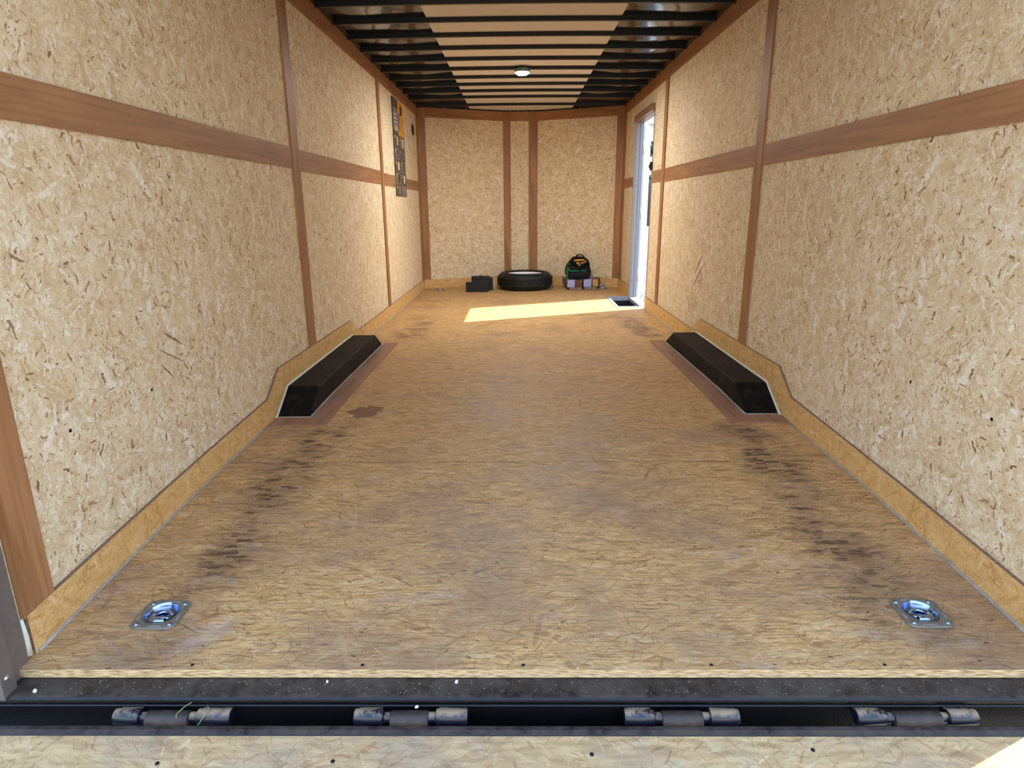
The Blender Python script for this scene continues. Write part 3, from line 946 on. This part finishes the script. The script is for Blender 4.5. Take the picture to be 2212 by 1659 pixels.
# ------------------------------------------------------------------ side door opening, frame, door, step well
c = MB()
c.box((1.185, DY0-.016, DZ), (HW, DY1+.03, 1.934)); c.box((1.215, DY0-.012, DZ-.004), (1.285, DY1+.012, DZ))
tr = trim(c, BRONZE, 'tan metal angle across the head of the side door opening')
for t in (.06, .42, .78):
    c = MB().lathe([(0, .003), (.004, .002), (.005, 0)], 10, 0, Matrix.Translation((1.185, DY0+t, 1.905)) @ Matrix.Rotation(-PI/2, 4, 'Y'))
    c.build('screw_head', SCREWS, tr)
c = MB()
c.box((1.216, DY1-.004, .045), (1.285, DY1+.010, DZ)); c.box((1.2, DY1+.004, .045), (HW, DY1+.045, DZ))
c.box((1.250, DY1-.016, .045), (1.262, DY1-.004, DZ))
trim(c, ALUW, 'silver front jamb of the side door opening')
c = MB()
c.box((1.216, DY0-.010, .165), (1.275, DY0+.004, DZ)); c.box((1.275, DY0-.010, .04), (1.285, DY0+.004, DZ)); 
c.box((1.216, DY0-.010, .02), (1.275, DY0+.002, .165))
trim(c, ALU, 'thin metal rear jamb of the side door opening')
c = MB().box((1.20, DY0, .010), (1.30, DY1, .046))
trim(c, ALUW, 'silver threshold under the side door')
lt = MB().box((1.196, DY0-.020, 1.352), (1.235, DY0+.012, 1.425)).box((1.186, DY0-.012, 1.372), (1.20, DY0+.004, 1.402))
tag(lt.build('latch_striker', BOW, None, .003), 'small black latch striker on the rear jamb of the side door', 'latch')
# the open door leaf, swung round towards the front of the trailer
dr = MB()
LW, LT = .80, .040
poly = rounded_rect(LW, 1.86, .10, 6)
poly = [(x + LW/2, z + .975) for x, z in poly]
dr.prism(poly, 'y', 0, LT)
hx, hy = 1.290, DY1 + .028
door = dr.build('door_1', WHITE, None, .004)
door.location = (hx, hy, 0); door.rotation_euler = (0, 0, math.radians(90-16.5))
tag(door, 'white side door leaf standing open outside the right wall', 'door', None, 'structure')
for z in (.28, .95, 1.62):
    q = MB().tube([(-.012, .0, z-.06), (-.012, .0, z+.06)], .009, 10).box((-.01, -.004, z-.05), (.05, 0, z+.05)).build('hinge', ALUW, door)
q = MB().box((.045, -.006, .12), (.075, 0, 1.84)).build('edge_strip', ALUW, door)
# step well: pale metal lip round a dark recess
sw = empty('step_well', (1.09, 6.75, zf(6.7)), 0, 'dark recessed step with a pale metal rim inside the side door', 'step')
zz = zf(6.7)
Lw = lambda p: (p[0]-1.09, p[1]-6.75, p[2]-zz)
def lb(mb, a, b): return mb.box(Lw(a), Lw(b))
r = MB()
lb(r, (.947, WY0-.032, zz), (WX, WY1+.03, zz+.004))
lb(r, (WX, WY0-.032, zz), (1.20, WY0, zz+.004))
lb(r, (WX, WY1+.0005, zz), (1.20, WY1+.03, zz+.004))
lb(r, (WX+.003, WY1-.004, zz-.040), (1.20, WY1, zz+.004))
lb(r, (WX, WY0, zz-.040), (WX+.003, WY1, zz+.0038))
r.build('rim', ALUW, sw)
k = MB()
lb(k, (WX, WY0, zz-.27), (1.215, WY1, zz-.25))
lb(k, (WX-.01, WY0-.01, zz-.27), (WX, WY1+.01, zz-.041))
lb(k, (WX, WY1, zz-.27), (1.215, WY1+.01, zz-.041))
lb(k, (WX, WY0-.01, zz-.27), (1.215, WY0, zz-.023))
lb(k, (1.205, WY0, zz-.27), (1.215, WY1, zz-.04))
k.build('recess', DARK, sw)

# ------------------------------------------------------------------ ceiling dome lamp
lo = empty('dome_light', (0.0, 5.868, 2.137), 0, 'round lit dome lamp with bright leds under the roof', 'lamp')
MB().lathe([(.0, .018), (.058, .018), (.064, .010), (.066, .0), (.066, -.008), (.060, -.012), (.0, -.012)], 32).build('rim', LAMPB, lo)
MB().lathe([(.062, -.010), (.058, -.020), (.040, -.028), (.0, -.031)], 32).build('lens', LENS, lo)
for k in range(8):
    a = 2*PI*k/8
    MB().lathe([(0, -.004), (.006, -.003), (.008, 0)], 10).build('led', LED, lo, 0, (.036*math.cos(a), .036*math.sin(a), -.0285))
q = MB().tube([(.0, -.008, .016), (.012, -.03, .024), (.028, -.02, .028)], .003, 8).build('wire', BOW, lo)
q = MB().lathe([(0, .006), (.010, .005), (.014, 0)], 12).build('cap_nut', ALUW, lo, 0, (.022, -.045, .016))
ld = bpy.data.lights.new('bulb', 'AREA')
ld.shape = 'DISK'; ld.size = .10
ld.energy = 19; ld.color = (.97, .99, 1.0)
lb_ = bpy.data.objects.new('bulb', ld); COL.objects.link(lb_); lb_.parent = lo; lb_.location = (0, 0, -.036)

# ------------------------------------------------------------------ poster and vent on the left wall
po = empty('poster', (-1.2135, 6.665, 1.14), 0, 'tall grey poster with a yellow corner hanging on the left wall', 'poster')
PH, PW = .895, .580
def pbox(y0, y1, z0, z1, t, mat, name):
    return MB().box((0, y0, z0), (.0015 + t, y1, z1)).build(name, mat, po)
pbox(-PW/2, PW/2, 0, PH, 0, PDARK, 'sheet')
pbox(-.02, PW/2, .575, PH, .0008, PYEL, 'yellow_panel')
for i in range(9):
    pbox(.03, PW/2, .590 + i*.020, .598 + i*.020, .0014, PYEL2, 'stripe')
pbox(-PW/2, -.02, .82, PH, .0008, PTILE2, 'heading')
pbox(-PW/2 + .01, -.02, .60, .81, .0008, PMAUVE, 'picture')
pbox(-.02, .10, .62, .78, .0012, PMAUVE, 'picture')
for i in range(3): pbox(-.24, -.09, .745 - i*.035, .757 - i*.035, .0016, PPALE, 'text_line')
for i in range(4): pbox(-.26, -.06, .835 + i*.014, .840 + i*.014, .0016, PTILE, 'text_line')
pbox(.10, .19, .775, .86, .0018, PINK, 'emblem')
pbox(-.20, -.06, .605, .655, .0016, PBEIGE, 'drawing')
rows = [(.455, .570), (.340, .450), (.225, .335), (.110, .220), (.005, .105)]
for i, (a, b) in enumerate(rows):
    for j in (0, 1):
        y0 = -PW/2 + .004 + j*PW/2
        pbox(y0, y0 + PW/2 - .008, a, b, .0008, PTILE if (i+j) % 2 else PTILE2, 'tile')
        mt = [PBEIGE, PPALE, PTILE2, PTILE, PPALE, PTILE2, PINK, PPALE, PMAUVE, PMAUVE][i*2+j]
        pbox(y0 + .13, y0 + .215, a + .02, b - .015, .0014, mt, 'picture')
        pbox(y0 + .02, y0 + .075, b - .026, b - .016, .0014, PPALE if j == 0 else PYEL2, 'text_line')
        pbox(y0 + .02, y0 + .060, b - .042, b - .034, .0014, PYEL if i in (2, 4) else PPALE, 'text_line')
# speaker-like round vent
ve = empty('wall_vent', (-HW, 7.575, 1.868), 0, 'small round black vent on the left wall beside the front corner', 'vent')
RY = Matrix.Rotation(PI/2, 4, 'Y')
MB().lathe([(.0, 0), (.058, 0), (.060, .006), (.054, .012), (.046, .009), (.0, .009)], 28, 0, RY).build('cover', RUBBER, ve)
MB().lathe([(.0, .0125), (.014, .0125), (.016, .009)], 16, 0, RY).build('hub', BOW, ve)

# ------------------------------------------------------------------ spare wheel
ZG = zf(8.0)
tw_ = empty('spare_wheel', (.043, 7.945, ZG), 0, 'spare trailer tyre with white rim lying flat on the floor by the front wall', 'spare wheel')
prof = [(.222, .176), (.236, .196), (.262, .206), (.290, .201), (.312, .186), (.330, .168), (.3395, .150), (.3425, .128), (.3425, .124), (.336, .1225), (.336, .1175), (.3435, .116),
        (.344, .092), (.336, .0905), (.336, .0855), (.343, .084), (.3395, .056), (.330, .038), (.312, .020), (.290, .005), (.262, .0), (.236, .010), (.222, .030)]
MB().lathe(prof, 72).build('tyre', TYRE, tw_)
tb = MB()
for z0, z1, off in ((.150, .129, 0), (.115, .093, .5), (.083, .058, 0)):
    for k in range(64):
        a = 2*PI*(k+off)/64
        Mx = Matrix.Rotation(a, 4, 'Z')
        tb.box((.338, -.0125, min(z0, z1)), (.3452, .0125, max(z0, z1)), 0, Mx)
q = tb.build('tread', TYRE, tw_, 0); q['kind'] = 'stuff'
MB().lathe([(.224, .176), (.216, .186), (.206, .184), (.196, .168), (.190, .140), (.188, .060), (.196, .030), (.222, .028)], 56).build('rim', RIMW, tw_)
MB().lathe([(.189, .150), (.150, .158), (.110, .165), (.070, .150), (.045, .150), (.040, .120), (0, .120)], 48).build('wheel_disc', RIMW, tw_)
for k in range(5):
    a = 2*PI*k/5 + .3
    MB().lathe([(0, .154), (.008, .153), (.011, .150)], 10).build('lug_hole', BOW, tw_, 0, (.058*math.cos(a), .058*math.sin(a), .0))
MB().tube([(.150, -.130, .155), (.140, -.125, .185)], .0055, 8).build('valve', RUBBER, tw_)

# ------------------------------------------------------------------ ribbed wheel chocks
def chock(w, h, d, slab):
    o = empty('wheel_chock', (0, 0, 0))
    b = MB()
    n = 9
    # ribbed front, sloping back: profile in (y, z)
    P = [(0, 0)]
    for i in range(n):
        z = h*(i+.15)/n; lean = .012*(z/h)
        P += [(lean, z), (lean-.004, z + h*.12/n), (lean-.004, z + h*.48/n), (lean, z + h*.6/n)]
    P += [(.012, h), (.034, h), (d, h*.22), (d, 0)]
    b.prism(P, 'x', -w/2, w/2)
    b.build('wedge', RUBBER, o)
    for s in (-1, 1):
        MB().prism([(.004, .0), (.014, h*.98), (.032, h*.98), (d*.96, h*.2), (d*.96, 0)], 'x', s*w/2 - .004 if s > 0 else -w/2 - .003, s*w/2 + .003 if s > 0 else -w/2 + .004).build('end_plate', RUBBER, o)
    MB().tube([(-.03, .016, h-.002), (-.02, .016, h+.004), (.02, .016, h+.004), (.03, .016, h-.002)], .003, 6).build('loop', RUBBER, o)
    return o
CH = [((-.539, 7.607), .256, .118, .085, 'frontmost ribbed black wheel chock, left of the spare tyre'),
      ((-.498, 7.700), .212, .128, .085, 'black wheel chock hidden just behind the frontmost chock'),
      ((-.470, 7.798), .226, .152, .085, 'taller ribbed black wheel chock nearest the spare tyre'),
      ((-.505, 7.895), .226, .160, .085, 'rearmost black wheel chock showing only its top edge')]
for (p, w_, h_, d_, lb2) in CH:
    o = chock(w_, h_, d_, 0)
    o.location = (p[0], p[1], zf(p[1]))
    tag(o, lb2, 'wheel chock', 'wheel chocks by the spare tyre')
rp = MB()
for i in range(4):
    z = .128 - i*.016
    rp.tube([(-.338 + .006*math.cos(t), 7.86 + .003*(i % 2), ZG - .045 + z + .010*math.sin(t)) for t in [2*PI*k/10 for k in range(10)]], .0026, 6, 0, True)
tag(rp.build('chain', PEB, None, 0), 'short pale chain hanging between the taller chocks and the tyre', 'chain')

# ------------------------------------------------------------------ timber blocks, planks and the tool bag
def timber(name, c, size, rz, mats, z0, label, grp, end=None, bev=.004):
    o = MB().box((-size[0]/2, 0, 0), (size[0]/2, size[1], size[2])).build(name, mats, None, bev)
    o.location = (c[0], c[1], z0); o.rotation_euler = (0, 0, rz)
    if end is not None:
        o.data.materials.append(end)
        for p in o.data.polygons:
            if abs(p.normal.y) > .9: p.material_index = 1
    return tag(o, label, 'plank' if name == 'plank' else 'timber block', grp)
g1, g2 = 'planks under the tool bag', 'timber blocks under the tool bag'
timber('plank', (.662, 7.715), (.155, .50, .034), .07, [GREYWOOD], ZG, 'weathered grey plank under the left pair of timber blocks', g1)
timber('plank', (.838, 7.690), (.150, .50, .034), -.02, [GREYWOOD], ZG, 'weathered grey plank under the right pair of timber blocks', g1)
ZB = ZG + .034
timber('timber_block', (.604, 7.735), (.094, .40, .091), .085, [LILACD], ZB, 'lavender painted timber block at the left end under the bag', g2, LILAC)
timber('timber_block', (.697, 7.775), (.086, .36, .088), .085, [OLDWOOD], ZB, 'bare reddish brown timber block between the two lavender blocks', g2)
timber('timber_block', (.802, 7.750), (.094, .33, .091), -.20, [LILAC], ZB, 'brighter lavender timber block right of the middle under the bag', g2)
ch = timber('timber_block', (.903, 7.815), (.070, .26, .088), -.20, [OLDWOOD], ZB, 'brown timber block with a pale splintered end at the right', g2, RAWWOOD)

bg = empty('tool_bag', (.700, 7.865, ZB + .0915), 0, 'open black tool bag with green trim sitting on timber blocks', 'bag')
def bag_body(u, v):
    a = u*2*PI
    t = v
    wv = .5*(.265 + .05*math.sin(PI*min(1, t*1.3)) - .10*max(0, t-.62)**1.2/.2)
    dv = .5*(.20 - .02*t - .10*max(0, t-.55)/.45)
    ca, sa = math.cos(a), math.sin(a)
    e_ = .55
    x = wv*math.copysign(abs(ca)**e_, ca); y = dv*math.copysign(abs(sa)**e_, sa)
    z = .262*t
    x += -.006*t
    return (x + .004*math.sin(9*t + 3*a), y + .02*t + .004*math.sin(7*t + 2*a) + .05, z)
b = MB().grid(bag_body, 40, 16)
top = [bag_body(i/40, 1.0) for i in range(40)]
b.add(top, [tuple(range(40))]); bot = [bag_body(i/40, 0) for i in range(40)]; b.add(bot, [tuple(range(40))])
b.build('body', CLOTH, bg)
def arc(pts, r, mat, name, seg=8): return MB().tube(pts, r, seg).build(name, mat, bg)
# front pocket bulging below the teal zip
pk = MB().grid(lambda u, v: (-.130 + .262*u, -.052 - .030*math.sin(PI*u)**.5*math.sin(PI*(.12 + .8*v)) , .006 + .100*v), 20, 8)
pk.build('front_pocket', CLOTH, bg)
arc([(-.120 + .115*i/8, -.070 - .012*math.sin(PI*(.1+.8*i/16)), .104 - .004*math.sin(PI*i/8)) for i in range(9)], .0048, TEAL, 'zip')
arc([(.026 + .060*i/5, -.082 + .008*i/5, .102 + .003*i/5) for i in range(6)], .0048, TEAL, 'zip')
sg = MB().grid(lambda u, v: (-.150 + .012*math.sin(PI*v) + .03*u*(1-.3*v), -.045 + .02*(1-u), .100 + .090*v - .03*u), 4, 8)
sg.add([(-.152, -.030, .0), (-.128, -.058, .0), (-.134, -.058, .105), (-.155, -.030, .115)], [(0, 1, 2, 3)])
sg.build('side_panel', GREEN, bg)
arc([(-.146, -.036, .105), (-.140, -.052, .06), (-.128, -.060, .004)], .006, GREEN, 'side_strap')
arc([(-.143, -.02, .16), (-.125, -.045, .182), (-.105, -.050, .186)], .007, GREEN, 'side_strap')
# gaping mouth: dark rolled lips left and right, amber straps inside
arc([(-.128, -.03, .165), (-.110, -.035, .215), (-.070, -.03, .250), (-.005, -.03, .262), (.060, -.03, .258), (.105, -.035, .225), (.128, -.03, .165)], .012, CLOTH, 'rim')
arc([(-.100, -.055, .215), (-.050, -.070, .205), (-.010, -.076, .165), (.003, -.078, .140), (.030, -.076, .172), (.080, -.062, .198), (.104, -.05, .205)], .010, CLOTH, 'flap')
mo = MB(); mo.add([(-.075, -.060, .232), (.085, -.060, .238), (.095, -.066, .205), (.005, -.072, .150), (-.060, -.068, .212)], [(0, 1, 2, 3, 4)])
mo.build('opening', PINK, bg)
arc([(-.055, -.070, .226), (.000, -.078, .234), (.062, -.072, .232)], .010, YELLOW, 'inner_strap')
arc([(-.030, -.078, .206), (-.008, -.084, .190), (.004, -.086, .166)], .009, YELLOW, 'inner_strap')
arc([(.020, -.080, .185), (.050, -.078, .202), (.084, -.072, .214)], .006, YELLOW, 'inner_strap')
arc([(-.045, -.03, .255), (-.020, -.036, .288), (.012, -.040, .296), (.045, -.036, .282), (.068, -.03, .256)], .009, CLOTH, 'handle')
arc([(.000, -.046, .300), (.030, -.046, .294), (.062, -.044, .268)], .005, GREEN, 'handle_trim')
lp = MB().grid(lambda u, v: (.052 + .030*u + .004*math.sin(3*u), -.045 + .02*v, .268 + .040*u**.5 + .004*v), 6, 3)
lp.build('pull_loop', GREEN, bg)

# ------------------------------------------------------------------ rear end: jambs, steel sill, hinges, ramp
for s, nm in ((-1, 'left'), (1, 'right')):
    o = empty('door_jamb', (s*1.23, 1.20, -.03), 0, 'dull aluminium corner post at the %s of the rear opening' % nm, 'door post', 'rear door posts')
    L = lambda p: (p[0]-s*1.23, p[1]-1.20, p[2]+.03)
    def bx(mb, a, b): return mb.box(L((min(a[0], b[0]), a[1], a[2])), L((max(a[0], b[0]), b[1], b[2])))
    bx(MB(), (s*1.212, 1.2035, -.0215), (s*(1.27 if s > 0 else 1.34), 1.2605, 2.24)).build('inner_face', ALU, o)
    m = bx(MB(), (s*1.200, 1.163 if s < 0 else 1.183, -.030), (s*(1.225 if s > 0 else 1.34), 1.203, 2.24)).build('outer_strip', ALU, o, .003)  # right post, out of view, cut narrower to shape the ramp's sunlit corner
    q = MB().lathe([(0, .004), (.005, .003), (.007, 0)], 14, 0, Matrix.Translation(L((s*1.200, 1.181, .018))) @ Matrix.Rotation(-s*PI/2, 4, 'Y')).build('screw_head', SCREWS, o)
    q = MB().tube([L((s*1.212, 1.265, .012)), L((s*1.213, 1.268, .06)), L((s*1.214, 1.267, .108))], .008, 10, 0, False, [.007, .006, .004]).build('caulk_bead', CAULKW, o)
    q['label'] = 'thick off white caulk bead at the kickboard end'

sill = MB()
P = [(1.262, -.0225), (1.176, -.0225), (1.170, -.0240), (1.1665, -.0275), (1.1655, -.032), (1.1670, -.0365), (1.1705, -.0385), (1.1705, -.044), (1.168, -.046),
     (1.168, -.115), (1.172, -.122), (1.262, -.122)]
sill.prism(P, 'x', -1.335, 1.335)
si = tag(sill.build('rear_sill', STEEL, None, 0), 'dusty black steel sill beam across the rear floor edge', 'sill')

def hinge_mesh(o):
    def cyl(x0, x1, r, mat, name, y=0, z=0):
        m = MB().tube([(x0, y, z), (x0 + .002, y, z), (x1 - .002, y, z), (x1, y, z)], r, 20, 0, False, [r*.86, r, r, r*.86])
        return m.build(name, mat, o)
    return cyl
HX = [(-.946, -.876, -.773, -.685), (-.412, -.335, -.243, -.160), (.184, .263, .360, .437), (.692, .769, .880, .956)]
hl = ['leftmost black steel ramp hinge on the rear sill', 'black ramp hinge on the sill, left of the middle',
      'black ramp hinge on the sill, right of the middle', 'rightmost black steel ramp hinge on the rear sill']
for h, l_ in zip(HX, hl):
    o = empty('ramp_hinge', (h[1], 1.147, -.054), 0, l_, 'hinge', 'ramp hinges on the rear sill')
    cyl = hinge_mesh(o)
    cyl(h[0]-h[1], -.012, .0165, HINGE, 'barrel')
    cyl(h[2]-h[1] + .012, h[3]-h[1], .0165, HINGE, 'barrel')
    cyl(-.030, h[2]-h[1]+.030, .0115, HINGE, 'pin', 0, -.002)
    k = cyl(.004, h[2]-h[1]-.004, .0185, KNUCK, 'knuckle', -.004, -.004)
    w_ = MB().box((h[0]-h[1]+.004, .008, -.010), (-.016, .0225, .006)).box((h[2]-h[1]+.016, .008, -.010), (h[3]-h[1]-.004, .0225, .006)).build('weld_tab', HINGE, o, .003)
SL = .21
ra = empty('ramp_door', (0, 1.128, -.060), 0, 'lowered rear ramp of pale strand board with a black steel edge', 'ramp')
lip = MB()
lip.prism([(0, 0), (0, -.045), (-.024, -.05), (-.024, -.0035), (-.012, .0005)], 'x', -1.335, 1.335)
lip.build('edge_bar', STEEL, ra, .002)
rp = MB()
rp.prism([(-.0235, -.005), (-.0235, -.05), (-2.02, -.05-SL*2.0), (-2.02, -.005-SL*2.0)], 'x', -1.325, 1.325)
rp.build('deck', RAMP, ra)

# screws in the ramp and the rear floor edge
def screw(x, y, z, n, mat, label, grp, r=.0045):
    q = Vector((0, 0, 1)).rotation_difference(Vector(n)).to_matrix().to_4x4()
    o = MB().lathe([(0, .0012), (r*.7, .0012), (r, 0)], 12, 0, q).build('screw', mat)
    o.location = (x, y, z)
    return tag(o, label, 'screw', grp)
for x in (-.813, -.413, -.037, .401, .802):
    y = 1.243
    screw(x, y, zf(y), (0, 0, 1), SCREWB, 'dark screw head sunk in the floor board close to its rear edge', 'screws along the rear floor edge')
for y, z in ((1.552, .475), (1.935, .475)):
    screw(-HW, y, z, (1, 0, 0), SCREWB, 'dark screw head in the left wall below the rail', 'screws in the left wall', .0055)
for y, z in ((1.975, .479), (1.612, .476)):
    screw(HW, y, z, (-1, 0, 0), SCREWB, 'dark screw head in the right wall below the rail', 'screws in the right wall', .0055)
for x, y in ((-.80, 1.045), (-.435, 1.05), (.105, 1.065), (.57, 1.075)):
    screw(x, y, -.060 - .005 + SL*(y-1.128+.0235) + .0005, (0, -SL, 1), SCREWB, 'dark screw head in the ramp board near its steel edge', 'screws in the ramp')

# pebbles, grit and grass caught on the sill
PB = [(-1.148, 1.186, .0050, 'white pebble on the sill near the left corner post'), (-.191, 1.215, .0045, 'white pebble against the floor edge at the middle of the sill'),
      (-.490, 1.216, .0035, 'sliver of white stone on the sill between the two left hinges'), (-.275, 1.160, .0040, 'white pebble lying over the hinge left of the middle')]
for x, y, r_, l_ in PB:
    z = -.0225 if y > 1.17 else -.054 + .0185
    o = MB().lathe([(0, r_*1.3), (r_*.6, r_*1.1), (r_, r_*.5), (r_*.9, .0), (0, 0)], 9).build('pebble', PEB)
    o.location = (x, y, z - (0 if y > 1.17 else .006)); o.scale = (1.3, .9, 1); o.rotation_euler = (0, 0, x*9)
    tag(o, l_, 'pebble', 'pebbles on the rear sill')
gr = MB(); random.seed(21)
for _ in range(420):
    x, y = random.uniform(-1.15, 1.18), random.uniform(1.178, 1.222)
    s_ = random.choice((.0003, .0004, .0005, .0008))
    Mx = Matrix.Translation((x, y, -.0225)) @ Matrix.Rotation(random.random()*6, 4, 'Z')
    gr.box((-s_*random.uniform(1, 2.6), -s_, -.0002), (s_*random.uniform(1, 2.6), s_, s_), 0, Mx)
tag(gr.build('grit', GRIT), 'pale grit and wood crumbs scattered over the steel sill', 'grit', None, 'stuff')
for pts, l_ in (([(-.800, 1.128, -.058), (-.800, 1.134, -.036), (-.786, 1.150, -.028), (-.776, 1.158, -.026)], 'thin grass blade lying across the leftmost hinge'),
                ([(-.752, 1.126, -.058), (-.738, 1.132, -.040), (-.733, 1.145, -.033), (-.742, 1.158, -.034)], 'curled dry stalk at the right barrel of the leftmost hinge')):
    tag(MB().tube(pts, .0012, 6).build('grass_blade', GRASS), l_, 'grass blade', 'grass blades on the hinge')

# ------------------------------------------------------------------ rubber scuffs on the walls (surface marks)
def scuffs(strokes, sgn, parent):
    m = MB()
    for y0, z0, y1, z1, w_ in strokes:
        d = Vector((0, y1-y0, z1-z0)); n = Vector((0, -d.z, d.y)).normalized()*w_/2
        x = sgn*HW; xi = sgn*(HW-.0006)
        q = [Vector((0, y0, z0))-n*.3, Vector((0, (y0*2+y1)/3, (z0*2+z1)/3))-n, Vector((0, y1, z1))-n*.2, Vector((0, y1, z1))+n*.2, Vector((0, (y0+2*y1)/3, (z0+2*z1)/3))+n, Vector((0, y0, z0))+n*.3]
        vs = [(x, p.y, p.z) for p in q] + [(xi, p.y, p.z) for p in q]
        k = 6
        m.add(vs, [tuple(range(6, 12)), tuple(range(6))] + [(i, (i+1) % 6, 6+(i+1) % 6, 6+i) for i in range(6)])
    o = m.build('scuff_marks', SCUFF, parent)
    o['label'] = 'dark grey rubber scuff marks'
scuffs([(4.42, .70, 4.58, .56, .016), (4.39, .64, 4.60, .46, .016), (4.45, .59, 4.36, .55, .010), (4.45, .56, 4.38, .46, .012), (4.36, .55, 4.52, .50, .008),
        (4.73, .39, 4.63, .27, .010), (4.61, .42, 4.52, .31, .010), (4.66, .40, 4.57, .29, .010), (4.55, .42, 4.47, .34, .009), (4.35, .66, 4.37, .62, .012)], 1, wall_right)
scuffs([(2.05, .640, 2.15, .58, .010), (2.01, .59, 2.16, .51, .006), (2.01, .54, 2.07, .48, .008)], -1, bpy.data.objects['wall_left'])

# ------------------------------------------------------------------ outside: gravel, block wall, scrub hill
gd = MB().box((-120, -160, -.60), (160, 240, -.50))
struct(gd, 'ground', GRAVEL, 'pale gravel ground outside')
bw = MB().box((5.5, 52, -.5), (30, 54, 2.6)).box((10.3, 51.2, -.5), (11.2, 52, 2.9))
tag(bw.build('block_wall', BLOCKS), 'pale block wall far beyond the open side door', 'wall')
hb = MB()
def hill(u, v):
    x, y = -120 + 320*u, 90 + 130*v
    h_ = -.3 + 26*math.sin(min(1, v*1.15)*PI/2) + 5*math.sin(x*.07 + 1)*v + 3*math.sin(x*.19)*v
    return (x, y, -.5 + h_)
hb.grid(hill, 48, 20)
struct(hb, 'hillside', HILL, 'dry scrub hillside seen past the side door')
bpy.data.objects['hillside']['category'] = 'hill'
random.seed(5)
def bush(x, y, z, r, label):
    m = MB()
    for _ in range(60):
        d = Vector((random.gauss(0, 1), random.gauss(0, 1), abs(random.gauss(0, .8)))).normalized()*r*random.uniform(.4, 1)
        s_ = r*random.uniform(.18, .3)
        Mx = Matrix.Translation(d) @ Matrix.Rotation(random.random()*6, 4, 'Z') @ Matrix.Rotation(random.random()*6, 4, 'X')
        m.lathe([(0, s_), (s_*.8, s_*.5), (s_, 0), (s_*.7, -s_*.6), (0, -s_)], 6, 0, Mx)
    o = m.build('bush', LEAF); o.location = (x, y, z)
    return tag(o, label, 'bush', 'bushes beyond the side door')
for x, y, v, r_, l_ in ((17.6, 92, 0, 2.2, 'grey green bush above the block wall, low in the doorway view'), (20.0, 103, .1, 2.0, 'grey green bush halfway up the hill in the doorway view'),
                        (23.3, 122, .25, 2.4, 'highest grey green bush on the hill in the doorway view')):
    u = (x+120)/320; vv = (y-90)/130
    bush(x, y, hill(u, vv)[2] - .4, r_, l_)
